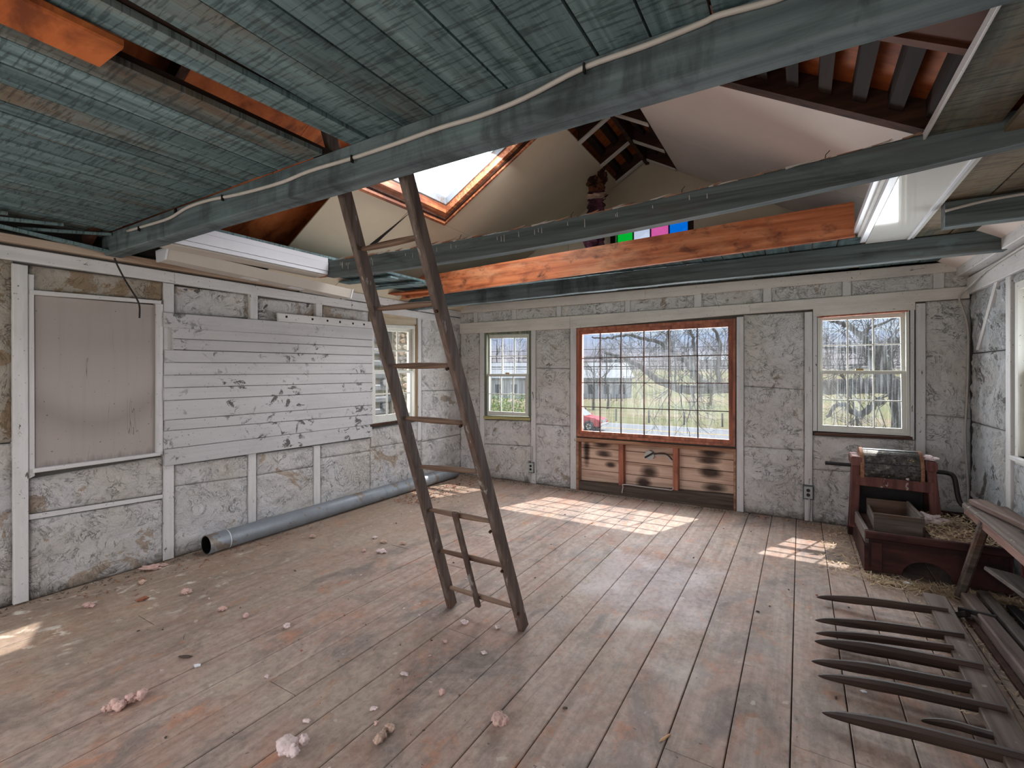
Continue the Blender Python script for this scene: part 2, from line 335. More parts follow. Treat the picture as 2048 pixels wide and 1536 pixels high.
def glass_mat(name, tint=(.97, .98, .98), dirt=.25, streak=True):
    m = bpy.data.materials.new(name); m.use_nodes = True; t = m.node_tree; t.nodes.clear()
    n = t.nodes.new; L = t.links.new
    out = n('ShaderNodeOutputMaterial'); tr = n('ShaderNodeBsdfTransparent'); gl = n('ShaderNodeBsdfGlossy')
    tr.inputs[0].default_value = tint+(1,); gl.inputs['Roughness'].default_value = .02
    mx = n('ShaderNodeMixShader'); mx.inputs[0].default_value = .05; L(tr.outputs[0], mx.inputs[1]); L(gl.outputs[0], mx.inputs[2])
    tc = n('ShaderNodeTexCoord'); mp = n('ShaderNodeMapping'); mp.inputs['Scale'].default_value = (60, 60, 3); L(tc.outputs['Object'], mp.inputs[0])
    nz = n('ShaderNodeTexNoise'); nz.inputs['Scale'].default_value = 1; nz.inputs['Detail'].default_value = 5; L(mp.outputs[0], nz.inputs[0])
    rp = n('ShaderNodeValToRGB'); rp.color_ramp.elements[0].position = .45; rp.color_ramp.elements[0].color = (.012, .012, .012, 1)
    rp.color_ramp.elements[1].position = .75; rp.color_ramp.elements[1].color = (dirt, dirt, dirt, 1); L(nz.outputs[0], rp.inputs[0])
    ad = n('ShaderNodeAddShader'); df = n('ShaderNodeBsdfDiffuse'); tl = n('ShaderNodeBsdfTranslucent')
    for x in (df, tl): x.inputs[0].default_value = (.8, .84, .88, 1)
    m0 = n('ShaderNodeMixShader'); m0.inputs[0].default_value = .6; L(df.outputs[0], m0.inputs[1]); L(tl.outputs[0], m0.inputs[2])
    m2 = n('ShaderNodeMixShader'); L(rp.outputs[0], m2.inputs[0]); L(mx.outputs[0], m2.inputs[1]); L(m0.outputs[0], m2.inputs[2])
    L(m2.outputs[0], out.inputs[0])
    return m
M['glass'] = glass_mat('window_glass', dirt=.06)
M['glass_dirty'] = glass_mat('dirty_window_glass', dirt=.11)
for k, c in (('green', (.02, .75, .18)), ('clear', (.85, .86, .9)), ('pink', (.95, .35, .62)), ('blue', (.01, .42, .85))):
    M['sg_'+k] = glass_mat('stained_glass_'+k, c, .03)

# ------------------------------------------------------------------ object helpers
def tag(o, label=None, cat=None, group=None, kind=None, category=None):
    cat = cat or category
    for k, v in (('label', label), ('category', cat), ('group', group), ('kind', kind)):
        if v: o[k] = v
    return o
def empty(name, loc=(0, 0, 0), **kw):
    o = bpy.data.objects.new(name, None); o.empty_display_size = .05; COL.objects.link(o); o.location = loc
    return tag(o, **kw)
def obj(name, vs, fs, mat, parent=None, smooth=False, **kw):
    me = bpy.data.meshes.new(name); me.from_pydata([tuple(v) for v in vs], [], fs)
    ms = mat if isinstance(mat, list) else [mat]
    for m in ms: me.materials.append(m)
    if smooth: me.shade_smooth()
    me.update()
    o = bpy.data.objects.new(name, me); COL.objects.link(o)
    if parent is not None:
        o.parent = parent
        if parent.location.length: o.matrix_parent_inverse = __import__('mathutils').Matrix.Translation(-parent.location)
    return tag(o, **kw)
class G:
    """collects shapes into one mesh"""
    def __init__(s): s.v = []; s.f = []
    def add(s, vs, fs):
        k = len(s.v); s.v += [Vector(v) for v in vs]; s.f += [tuple(i+k for i in f) for f in fs]; return s
    def prism(s, poly, off):
        n = len(poly); off = Vector(off); P = [Vector(p) for p in poly]
        nrm = Vector((0, 0, 0))
        for i in range(n): nrm += (P[i]-P[0]).cross(P[(i+1) % n]-P[0])
        if nrm.dot(off) > 0: P.reverse()
        vs = P+[p+off for p in P]
        fs = [tuple(range(n)), tuple(range(2*n-1, n-1, -1))]
        fs += [(i, i+n, (i+1) % n+n, (i+1) % n) for i in range(n)]
        return s.add(vs, fs)
    def box(s, a, b):
        (x0, y0, z0), (x1, y1, z1) = a, b
        x0, x1 = min(x0, x1), max(x0, x1); y0, y1 = min(y0, y1), max(y0, y1); z0, z1 = min(z0, z1), max(z0, z1)
        return s.prism([(x0, y0, z0), (x1, y0, z0), (x1, y1, z0), (x0, y1, z0)], (0, 0, z1-z0))
    def bar(s, p0, p1, w, h, up=(0, 0, 1), ch=0., segs=1, jit=0., w1=None, h1=None, seed=0, bow=0.):
        """bar of section w x h from p0 to p1 with chamfered edges, optional waviness"""
        p0, p1 = Vector(p0), Vector(p1); d = (p1-p0); L = d.length; d.normalize()
        u = Vector(up); sd = d.cross(u).normalized(); u = sd.cross(d).normalized()
        w1 = w if w1 is None else w1; h1 = h if h1 is None else h1
        rings = []
        for i in range(segs+1):
            t = i/segs; c = p0+(p1-p0)*t+u*(-bow*4*t*(1-t)); ww = (w+(w1-w)*t)/2; hh = (h+(h1-h)*t)/2
            if jit:
                ww *= 1+jit*mn.noise(Vector((t*L*3, seed*7.1, .3))); hh *= 1+jit*mn.noise(Vector((t*L*3, seed*3.3, 5.3)))
                c = c+u*jit*.1*hh*mn.noise(Vector((t*L*2, seed, 9.1)))
            k = min(ch, ww*.45, hh*.45)
            if k > 0: q = [(-ww+k, -hh), (ww-k, -hh), (ww, -hh+k), (ww, hh-k), (ww-k, hh), (-ww+k, hh), (-ww, hh-k), (-ww, -hh+k)]
            else: q = [(-ww, -hh), (ww, -hh), (ww, hh), (-ww, hh)]
            rings.append([c+sd*a+u*b for a, b in q])
        n = len(rings[0]); vs = [v for r in rings for v in r]
        fs = [tuple(range(n)), tuple(range(len(vs)-1, len(vs)-n-1, -1))]
        for i in range(segs): fs += [(i*n+j, (i+1)*n+j, (i+1)*n+(j+1) % n, i*n+(j+1) % n) for j in range(n)]
        return s.add(vs, fs)
    def tube(s, pts, r, n=8, cap=True):
        pts = [Vector(p) for p in pts]; rs = r if isinstance(r, (list, tuple)) else [r]*len(pts)
        base = len(s.v); u = None
        for i, p in enumerate(pts):
            d = (pts[min(i+1, len(pts)-1)]-pts[max(i-1, 0)])
            d = d.normalized() if d.length > 1e-9 else Vector((0, 0, 1))
            if u is None: u = d.cross(Vector((0, 0, 1)) if abs(d.z) < .9 else Vector((1, 0, 0))).normalized()
            else:
                u = u-d*u.dot(d); u = u.normalized() if u.length > 1e-6 else d.orthogonal().normalized()
            b = d.cross(u)
            s.v += [p+(u*cos(2*pi*k/n)+b*sin(2*pi*k/n))*rs[i] for k in range(n)]
        for i in range(len(pts)-1):
            s.f += [(base+i*n+k, base+i*n+(k+1) % n, base+(i+1)*n+(k+1) % n, base+(i+1)*n+k) for k in range(n)]
        if cap:
            s.f.append(tuple(base+k for k in reversed(range(n)))); e = base+(len(pts)-1)*n; s.f.append(tuple(e+k for k in range(n)))
        return s
    def o(s, name, mat, parent=None, smooth=False, **kw): return obj(name, s.v, s.f, mat, parent, smooth, **kw)
def smooth_pts(P, k=6):
    P = [Vector(p) for p in P]; out = []
    for i in range(len(P)-1):
        a, b, c, d = P[max(i-1, 0)], P[i], P[i+1], P[min(i+2, len(P)-1)]
        for j in range(k):
            t = j/k; out.append(.5*((2*b)+(c-a)*t+(2*a-5*b+4*c-d)*t*t+(3*b-a-3*c+d)*t**3))
    return out+[P[-1]]

class Wall:
    def __init__(s, axis, val, n): s.ax, s.val, s.n = axis, val, n
    def P(s, a, z, d=0.):
        v = s.val+s.n*d; return Vector((v, a, z)) if s.ax == 'x' else Vector((a, v, z))
    def U(s, px, py, d=0.):
        v = s.val+s.n*d; p = onx(px, py, v) if s.ax == 'x' else ony(px, py, v)
        return (p.y if s.ax == 'x' else p.x, p.z)
    def off(s, d): return Vector((s.n*d, 0, 0)) if s.ax == 'x' else Vector((0, s.n*d, 0))
WL = Wall('x', -4.2, 1); WB = Wall('y', 5.5, -1); WR = Wall('x', 1.25, -1)
def quad_az(W, q, d0, d1, name, mat, parent, **kw):
    g = G(); P = [W.P(a, z, d1) for a, z in q]
    # chamfer by insetting the face slightly
    c = sum(P, Vector())/4; ins = []
    for p in P:
        v = c-p; k = .004; ins.append(p+Vector([math.copysign(min(abs(x), k), x) if abs(x) > 1e-5 else 0 for x in v]))
    B = [W.P(a, z, d0) for a, z in q]; Mi = [p-W.off(.004) for p in P]
    vs = B+Mi+ins
    fs = [(3, 2, 1, 0)]+[(i, (i+1) % 4, (i+1) % 4+4, i+4) for i in range(4)]+[(i+4, (i+1) % 4+4, (i+1) % 4+8, i+8) for i in range(4)]+[(8, 9, 10, 11)]
    nrm = (P[1]-P[0]).cross(P[2]-P[0])
    if nrm.dot(W.off(1)) < 0: fs = [tuple(reversed(f)) for f in fs]
    return obj(name, vs, fs, mat, parent, **kw)
def quad(W, px, d0, d1, name, mat, parent, **kw):
    return quad_az(W, [W.U(x, y, d1) for x, y in px], d0, d1, name, mat, parent, **kw)
def plaster(W, q, d, mat, parent, az=False, amp=1., name='plaster_panel', res=.017, edge=.02, **kw):
    Q = q if az else [W.U(x, y, d) for x, y in q]
    (a0, z0), (a1, z1), (a2, z2), (a3, z3) = Q
    wd = max(abs(a1-a0), abs(a2-a3)); ht = max(abs(z3-z0), abs(z2-z1))
    nx, ny = max(2, int(wd/res)), max(2, int(ht/res)); vs = []; fs = []
    for j in range(ny+1):
        t = j/ny
        for i in range(nx+1):
            s = i/nx
            a = (a0*(1-s)+a1*s)*(1-t)+(a3*(1-s)+a2*s)*t; z = (z0*(1-s)+z1*s)*(1-t)+(z3*(1-s)+z2*s)*t
            ed = min(s, 1-s)*wd; ed2 = min(t, 1-t)*ht; m = min(ed, ed2)
            v = Vector((a*1.0, W.val*3.1, z))
            w_ = Vector((mn.noise(v*2.3), mn.noise(v*2.3+Vector((9, 9, 9))), mn.noise(v*2.3+Vector((4, 7, 1)))))
            h = .009*mn.fractal(v*3.2, .9, 2.1, 4)+.013*(.4-abs(mn.noise(v*7.+w_*2.2)))+.005*mn.noise(v*22.+w_*3)
            h *= amp
            k = min(1, m/edge); k = k*k*(3-2*k)
            dd = d+h*(.35+.65*k)-.004*(1-k)
            jx = .004*mn.noise(Vector((a*14, z*14, 2.2))) if m < .03 else 0
            vs.append(W.P(a+jx, z, dd))
    for j in range(ny):
        for i in range(nx):
            k = j*(nx+1)+i; fs.append((k, k+1, k+nx+2, k+nx+1))
    nrm = (vs[1]-vs[0]).cross(vs[nx+1]-vs[0])
    if nrm.dot(W.off(1)) < 0: fs = [tuple(reversed(f)) for f in fs]
    loop = list(range(nx+1))+[j*(nx+1)+nx for j in range(1, ny+1)]+[ny*(nx+1)+i for i in range(nx-1, -1, -1)]+[j*(nx+1) for j in range(ny-1, 0, -1)]
    b0 = len(vs)                                  # skirt running back into the joint
    for i in loop: v = vs[i]; vs.append(Vector((W.val-W.n*.03, v.y, v.z)) if W.ax == 'x' else Vector((v.x, W.val-W.n*.03, v.z)))
    for i in range(len(loop)): j = (i+1) % len(loop); fs.append((loop[i], loop[j], b0+j, b0+i))
    return obj(name, vs, fs, mat, parent, True, **kw)
def slab(W, a0, a1, z0, z1, holes, d0, d1, name, mat, **kw):
    A = sorted({a0, a1} | {x for h in holes for x in h[:2] if a0 < x < a1}); Z = sorted({z0, z1} | {x for h in holes for x in h[2:] if z0 < x < z1})
    g = G()
    for i in range(len(A)-1):
        for j in range(len(Z)-1):
            ca, cz = (A[i]+A[i+1])/2, (Z[j]+Z[j+1])/2
            if any(h[0] < ca < h[1] and h[2] < cz < h[3] for h in holes): continue
            p, q = W.P(A[i], Z[j], d0), W.P(A[i+1], Z[j+1], d1); g.box(p, q)
    return g.o(name, mat, **kw)
def hole(W, px, d=-.04, m=0.):
    u = [W.U(x, y, d) for x, y in px]; return (min(a for a, z in u)-m, max(a for a, z in u)+m, min(z for a, z in u)-m, max(z for a, z in u)+m)

# ================================================================== FLOOR
floor = G().box((-4.34, -1.3, -.12), (1.40, 5.62, -.032)).o('floor', M['subfloor'], kind='structure')
xs = [-.896, -.67, -.452, -.242, -.032, .1755, .381]
rr = random.Random(3)
while xs[0] > -4.15: xs.insert(0, xs[0]-rr.uniform(.195, .225))
xs[0] = -4.22
while xs[-1] < 1.2: xs.append(xs[-1]+rr.uniform(.2, .22))
xs[-1] = 1.27
for i in range(len(xs)-1):
    y = -1.2; ends = []
    js = sorted(rr.uniform(0, 5) for _ in range(rr.choice((1, 1, 2))))
    if i % 2: js = js[:1]
    js = [j for j in js if j > -.9 and j < 5.1]
    ys = [-1.2]+js+[5.52]
    for a, b in zip(ys, ys[1:]):
        if b-a < .25: continue
        g = G(); x0, x1 = xs[i]+.0022, xs[i+1]-.0022; n = max(2, int((b-a)/.35)); gg = []
        c = (x0+x1)/2; dz = rr.uniform(-.0015, .0015)
        g.bar((c, a+.002, -.014+dz), (c, b-.002, -.014+dz), x1-x0, .028, ch=.003, segs=n, jit=.0)
        g.o('plank', M['floor'], floor)

# ================================================================== BACK WALL
win1 = [(968, 663), (1062, 661), (1062, 842), (968, 838)]
winB = [(1152, 657), (1471.5, 636.5), (1470.5, 893.8), (1151.3, 872.4)]
win2 = [(1635, 632), (1818, 619), (1820, 872), (1635, 862)]
H1, HB, H2 = hole(WB, win1, 0, -.02), hole(WB, winB, 0, -.02), hole(WB, win2, 0, -.02)
gw = [ony(1222, 475, 5.5), ony(1386, 452, 5.5)]
GX0, GX1 = ony(1232, 460, 5.53).x, ony(1377, 460, 5.53).x
SG = (GX0-.06, GX1+.06, 2.86, 3.34)
cav = (HB[0], HB[1], .02, HB[2]-.03)
wall_back = slab(WB, -4.34, 1.40, -.3, 2.45, [H1, HB, H2, cav], -.03, -.14, 'wall_back', M['roofing'], kind='structure')
# sheathing behind the open cavity under the big window
def base_y(x): # picture row where the back wall meets the floor
    p = ray(x, 800); d = 5.5/p.y; return HY+F*CAM_Z/d
SD = .016     # how proud the studs stand
for l, r, t0, t1, b in ((959.7, 968.3, 664, 664, None), (1062, 1071, 661, 660, None), (1140.5, 1152, 656, 655, None), (1473, 1487, 634, 633, None), (1609, 1625, 624, 623, None), (1832, 1851.6, 607, 606, None)):
    quad(WB, [(l, t0), (r, t1), (r, base_y(r)), (l, base_y(l))], -.03, SD, 'stud', M['white_z'], wall_back)
quad(WB, [(1821, 618), (1829, 617), (1829, 880), (1821, 878)], -.03, SD+.004, 'casing', M['white_z'], wall_back)
quad(WB, [(1626, 633), (1634, 632), (1634, 862), (1626, 862)], -.03, SD+.002, 'casing', M['white_z'], wall_back)
# header plate in three lengths, frieze panels and blocks, top board
hp = [(919, 647, 668), (1140, 632, 657), (1500, 607, 627), (1940, 572, 596)]
for (x0, t0, b0), (x1, t1, b1) in zip(hp, hp[1:]):
    quad(WB, [(x0, t0), (x1, t1), (x1, b1), (x0, b0)], -.03, SD+.006, 'header_plate', M['white_x'], wall_back)
def lin(x, P):
    for (a, u), (b, v) in zip(P, P[1:]):
        if x <= b: return u+(v-u)*(x-a)/(b-a)
    return P[-1][1]
ft = [(919, 627), (1200, 606), (1500, 579), (1942, 540)]; fb = [(919, 647), (1140, 632), (1500, 607), (1942, 572)]
blocks = [(947, 954.5), (1023, 1032), (1113, 1122), (1250, 1260), (1388, 1403), (1526, 1543), (1685, 1702), (1867, 1889)]
prev = 919
for l, r in blocks+[(1939, 1942)]:
    plaster(WB, [(prev, lin(prev, ft)), (l, lin(l, ft)), (l, lin(l, fb)), (prev, lin(prev, fb))], .0, M['plaster'], wall_back, amp=.6)
    if r < 1940: quad(WB, [(l, lin(l, ft)), (r, lin(r, ft)), (r, lin(r, fb)), (l, lin(l, fb))], -.03, .008, 'block', M['white_z'], wall_back)
    prev = r
for x0, x1 in ((919, 1290), (1290, 1942)):
    u0, u1 = WB.U(x0, lin(x0, ft), .02), WB.U(x1, lin(x1, ft), .02)
    quad_az(WB, [(u0[0], 2.41), (u1[0], 2.41), u1, u0], -.03, .02, 'top_board', M['white_x'], wall_back)
# plaster fields (picture corners)
def field(W, l, r, ys, m, wall, bot=None, d=.0, tl=0., amp=1.):
    """column of plaster panels between rows; ys = list of (yl, yr)"""
    for (a, b), (c, e) in zip(ys, ys[1:]):
        plaster(W, [(l, a+.4), (r, b+.4), (r, e-.4), (l, c-.4)], d, m, wall, amp=amp)
P_ = M['plaster']
field(WB, 921, 959.5, [(667, 664), (832, 834), (951, base_y(959))], P_, wall_back)
field(WB, 968.5, 1061.5, [(839, 842), (888, 893), (base_y(968), base_y(1061))], P_, wall_back)
field(WB, 1071.5, 1140, [(660, 656), (736, 737), (848, 853), (base_y(1071), base_y(1140))], P_, wall_back)
field(WB, 1487.5, 1608.5, [(630, 624), (772, 779), (893, 901), (base_y(1487), base_y(1608))], P_, wall_back)
field(WB, 1625.5, 1831.5, [(871, 881), (939, 952), (base_y(1625), base_y(1831))], P_, wall_back)
field(WB, 1852, 1941, [(603, 598), (829, 837), (base_y(1852), base_y(1941))], P_, wall_back)
# cavity under the big window
cd = -.085
u0, u1 = WB.U(1153, 880, cd)[0]-.02, WB.U(1472, 900, cd)[0]+.02
zt = HB[2]-.02; rows = [.10, .245, .39, .52, .62, zt+.02]
slab(WB, HB[0]-.02, HB[1]+.02, .0, HB[2]-.01, [], -.118, -.135, 'leak_stop_backing', M['subfloor'], kind='structure')  # unseen dark backing added to stop daylight leaking between the boards
for z0, z1 in zip(rows, rows[1:]):
    quad_az(WB, [(u0, z1-.003), (u1, z1-.003), (u1, z0+.003), (u0, z0+.003)], cd-.03, cd+rr.uniform(-.003, .003), 'sheathing_board', M['burnt'], wall_back)
quad(WB, [(1237, 886), (1246.5, 887), (1246.5, 973), (1237, 971)], -.085, .0, 'cavity_stud', M['orange_frame'], wall_back)
quad(WB, [(1345.5, 893), (1356, 894), (1356, 990), (1345.5, 988)], -.085, .0, 'cavity_stud', M['orange_frame'], wall_back)
quad(WB, [(1153, 962), (1472, 992), (1472, base_y(1472)), (1153, base_y(1153))], -.085, .004, 'sill_plate', M['grey_x'], wall_back)
quad(WB, [(1151, 875), (1472, 898), (1472, 905), (1151, 883)], -.085, .012, 'sill_board', M['bare'], wall_back)
quad(WB, [(1467, 904), (1472, 905), (1472, base_y(1472)), (1467, base_y(1467))], -.085, .008, 'cavity_stud', M['bare'], wall_back)
quad(WB, [(1152, 884), (1157, 884), (1157, base_y(1157)), (1152, base_y(1152))], -.085, .008, 'cavity_stud', M['bare'], wall_back)

# ---- windows
def bil(q, s, t):
    (a0, z0), (a1, z1), (a2, z2), (a3, z3) = q
    return ((a0*(1-s)+a1*s)*(1-t)+(a3*(1-s)+a2*s)*t, (z0*(1-s)+z1*s)*(1-t)+(z3*(1-s)+z2*s)*t)
def ring(W, out, inn, d0, d1):
    g = G()
    for i in range(4):
        j = (i+1) % 4; g.prism([W.P(*out[i], d1), W.P(*out[j], d1), W.P(*inn[j], d1), W.P(*inn[i], d1)], W.off(d0-d1))
    return g
def sash(W, outp, inp, nx, ny, d, root, mat, gl, thick=.035, mw=.018, xsx=None, mmat=None):
    """sash frame + muntins + panes; corner pixels TL,TR,BR,BL"""
    o = [W.U(x, y, d) for x, y in outp]; n = [W.U(x, y, d) for x, y in inp]
    sf = ring(W, o, n, d-thick, d).o('sash', mat, root)
    xsx = xsx or [i/nx for i in range(nx+1)]
    for i in range(1, nx):
        a, b = bil(n, xsx[i], 0), bil(n, xsx[i], 1)
        G().bar(W.P(*a, d-.012), W.P(*b, d-.012), mw, .022, W.off(1), .004).o('muntin', mmat or mat, root)
    for j in range(1, ny):
        a, b = bil(n, 0, j/ny), bil(n, 1, j/ny)
        G().bar(W.P(*a, d-.012), W.P(*b, d-.012), mw*.8, .020, W.off(1), .004).o('muntin', mmat or mat, root)
    for i in range(nx):
        for j in range(ny):
            q = [bil(n, xsx[i], j/ny), bil(n, xsx[i+1], j/ny), bil(n, xsx[i+1], (j+1)/ny), bil(n, xsx[i], (j+1)/ny)]
            obj('pane', [W.P(*p, d-.02) for p in q], [(0, 1, 2, 3)], gl, root)
    return sf
def qz(W, px, d): return [W.U(x, y, d) for x, y in px]
# big orange window
r = ring(WB, qz(WB, winB, .006), qz(WB, [(1158, 662), (1466, 643), (1465, 889), (1157.5, 867.5)], .006), -.12, .006).o('window_1', M['orange_frame'], kind='structure')
sash(WB, [(1158, 662), (1466, 643), (1465, 889), (1157.5, 867.5)], [(1164.4, 668.8), (1455.9, 653.6), (1458, 879.7), (1163.6, 861.6)], 6, 4, -.01, r,
     M['orange_frame'], M['glass'], .05, .012, [0, .1405, .297, .461, .63, .813, 1.], M['dark'])
# small window left of it
r = ring(WB, qz(WB, win1, .008), qz(WB, [(973, 669), (1058, 667), (1057.5, 834), (973, 832)], .008), -.12, .008).o('window_2', wood('dark_casing', sc(54, 58, 56), sc(96, 100, 90), sc(140, 136, 110), 'z'), kind='structure')
sash(WB, [(973.5, 670), (1058, 668), (1058, 750), (973.5, 751)], [(980, 677), (1054, 676), (1053.5, 747.5), (980, 748)], 3, 2, -.05, r, M['cream'], M['glass_dirty'], .03, .014)
sash(WB, [(971.5, 748), (1057, 748), (1056.5, 832), (971.5, 831)], [(978, 753), (1051, 753), (1050.5, 825.5), (978, 822)], 3, 2, -.012, r, M['cream'], M['glass_dirty'], .03, .014)
p = WB.U(1015, 747, 0); G().box(WB.P(p[0]-.03, p[1]-.006, -.02), WB.P(p[0]+.03, p[1]+.012, .006)).o('sash_lock', M['brass'], r)
quad(WB, [(966, 832), (1060, 835), (1060, 841), (966, 838)], -.05, .02, 'sill', wood('yellowed_sill', sc(90, 80, 50), sc(170, 158, 110), sc(210, 200, 150), 'x'), r)
# right window
r = ring(WB, qz(WB, win2, .010), qz(WB, [(1640, 635), (1812, 623), (1813, 868), (1640, 860)], .010), -.12, .010).o('window_3', M['cream'], kind='structure')
sash(WB, [(1640, 634), (1811, 624), (1811, 745), (1640, 745)], [(1645, 641.5), (1800.5, 634.5), (1802.5, 741), (1645.5, 741)], 3, 2, -.05, r, M['cream'], M['glass_dirty'], .03, .013)
sash(WB, [(1638, 741.5), (1813.5, 742.5), (1814.5, 871), (1638, 862)], [(1645.5, 748), (1802, 748), (1804, 857.5), (1645, 850)], 3, 2, -.012, r, M['cream'], M['glass_dirty'], .03, .013)
p = WB.U(1719, 740, 0); G().box(WB.P(p[0]-.03, p[1]-.006, -.02), WB.P(p[0]+.03, p[1]+.012, .006)).o('sash_lock', M['brass'], r)
quad(WB, [(1626, 612), (1831, 603), (1831, 619.5), (1626, 633.5)], -.05, SD+.002, 'head_casing', M['white_x'], wall_back)
quad(WB, [(1628.6, 865), (1825, 874), (1826, 880), (1629, 870)], -.02, .035, 'sill', wood('dark_stained_sill', sc(60, 40, 32), sc(98, 66, 52), sc(130, 94, 74), 'x'), r)
quad(WB, [(1636, 632), (1817, 619), (1817, 623), (1636, 636)], -.08, .016, 'head_strip', M['orange_frame'], r)

# ================================================================== LEFT WALL
winL = [(744, 648), (832, 652), (832, 838), (744, 852)]
HL = hole(WL, winL, 0, -.01)
wall_left = slab(WL, -1.3, 5.6, -.3, 2.45, [HL], -.03, -.14, 'wall_left', M['roofing'], kind='structure')
def bl(x):     # floor line of the left wall in the picture
    p = ray(x, 800); d = -4.2/p.x; return HY+F*CAM_Z/d
PL = M['plaster_left']
# near part, mostly outside the frame
plaster(WL, [(-1.2, 2.15), (.70, 2.15), (.70, .02), (-1.2, .02)], 0, PL, wall_left, az=True, res=.05)
a25 = WL.U(25, 700)[0]
plaster(WL, [(.71, 2.15), (a25, 2.15), (a25, 1.02), (.71, 1.02)], 0, M['plaster_peeled'], wall_left, az=True)
plaster(WL, [(.71, 1.01), (a25, 1.01), (a25, .01), (.71, .01)], 0, PL, wall_left, az=True)
quad(WL, [(25, 526), (56, 531), (58, bl(58)), (28, bl(28))], -.03, .03, 'stud', M['white_z'], wall_left)
# boarded-up window
quad(WL, [(56.5, 548), (68.4, 549), (70, 952), (58, 958)], -.03, .022, 'casing', M['white_z'], wall_left)
quad(WL, [(61, 580), (324, 601), (323, 607.5), (61, 588.5)], -.03, .034, 'casing', M['white_y'], wall_left)
quad(WL, [(313, 607), (326.5, 608), (327, 910), (312, 908)], -.03, .022, 'casing', M['white_z'], wall_left)
quad(WL, [(68, 938), (321, 905), (322, 911.5), (68, 946.5)], -.03, .045, 'casing', M['white_y'], wall_left)
quad(WL, [(68.6, 590), (313, 610), (312, 906), (70, 938.5)], -.03, .004, 'cover_panel', M['panel'], wall_left, label='flat white plywood sheet')
plaster(WL, [(58, 531), (327, 565), (325, 600), (58, 579)], 0, M['plaster_peeled'], wall_left)
plaster(WL, [(58, 959), (326.5, 925-12), (326.5, 987), (58, 1028)], 0, PL, wall_left)
quad(WL, [(58, 1030), (326.5, 989), (326.5, 997), (58, 1040)], -.03, .008, 'batten', M['white_y'], wall_left)
plaster(WL, [(58, 1042), (326.5, 999), (326.5, bl(326)), (58, bl(58))], 0, PL, wall_left)
quad(WL, [(327, 565), (348.5, 568), (348.5, bl(348)), (327, bl(327))], -.03, .012, 'stud', M['white_z'], wall_left)
# upper cavities
plaster(WL, [(349, 572), (500.5, 590), (499, 636), (349, 628)], -.022, PL, wall_left)
quad(WL, [(500.5, 584), (516, 586), (516, 640), (500.5, 638)], -.03, .012, 'stud', M['white_z'], wall_left)
plaster(WL, [(516.5, 596), (632, 609), (632, 640), (516.5, 646)], -.026, PL, wall_left)
quad(WL, [(632, 602), (645, 604), (645, 650), (632, 648)], -.03, .012, 'stud', M['white_z'], wall_left)
plaster(WL, [(645.5, 612), (737, 624), (737, 646), (645.5, 650)], -.026, PL, wall_left)
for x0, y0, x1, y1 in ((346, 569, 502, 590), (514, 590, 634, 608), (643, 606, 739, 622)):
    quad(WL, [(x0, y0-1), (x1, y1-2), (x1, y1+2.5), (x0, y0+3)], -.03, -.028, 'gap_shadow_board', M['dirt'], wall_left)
# top plate, ledge and near-black backing painting the shade of the gap below the loft
def pz(a, z): return (a, z)
for a0, a1 in ((-1.2, 1.83), (1.83, 3.55), (3.55, 5.5)):
    quad_az(WL, [(a0, 2.235), (a1, 2.235), (a1, 2.15), (a0, 2.15)], -.03, .022, 'top_plate', M['white_y'], wall_left)
quad_az(WL, [(-1.2, 2.31), (2.9, 2.30), (2.9, 2.25), (-1.2, 2.262)], -.03, .05, 'ledger', wood('stained_ledger', sc(120, 76, 48), sc(176, 150, 130), sc(200, 180, 164), 'y', 8), wall_left)
quad_az(WL, [(2.95, 2.33), (5.5, 2.33), (5.5, 2.245), (2.95, 2.245)], -.03, .04, 'ledger', M['white_y'], wall_left)
quad_az(WL, [(-1.2, 2.41), (5.5, 2.41), (5.5, 2.33), (-1.2, 2.33)], -.03, -.02, 'backing_board', M['dirt'], wall_left)
# siding boards
Lb = [623.6, 654.3, 676.5, 698.7, 724.4, 750, 775.7, 801.3, 840.6, 862, 898.7, 932.9]
Rb = [657, 680, 694, 711, 727, 747, 765, 783, 810, 829, 849, 874]
for i in range(11):
    xl = 346 if i in (1, 2) else 328.5+rr.uniform(-1, 1.5)
    g_ = .8
    quad(WL, [(xl, Lb[i]+g_), (745.5+rr.uniform(-1.5, .8), Rb[i]+g_*.6), (745.5, Rb[i+1]-.2), (xl, Lb[i+1])], .013, .032+rr.uniform(-.004, .004), 'siding_board', M['siding'], wall_left)
hb = quad(WL, [(555.5, 625.3), (745, 643.5), (745, 657), (557, 642)], .033, .056, 'peg_rail', M['white_y'], wall_left, label='narrow white rail with a row of peg holes')
for hx, hy in ((573, 633.5), (625, 638.5), (655, 641.5), (680, 644), (706, 647), (728, 649)):
    a, z = WL.U(hx, hy, .056); G().tube([WL.P(a, z, .050), WL.P(a, z, .0575)], .012, 10).o('peg_hole', M['dirt'], hb)
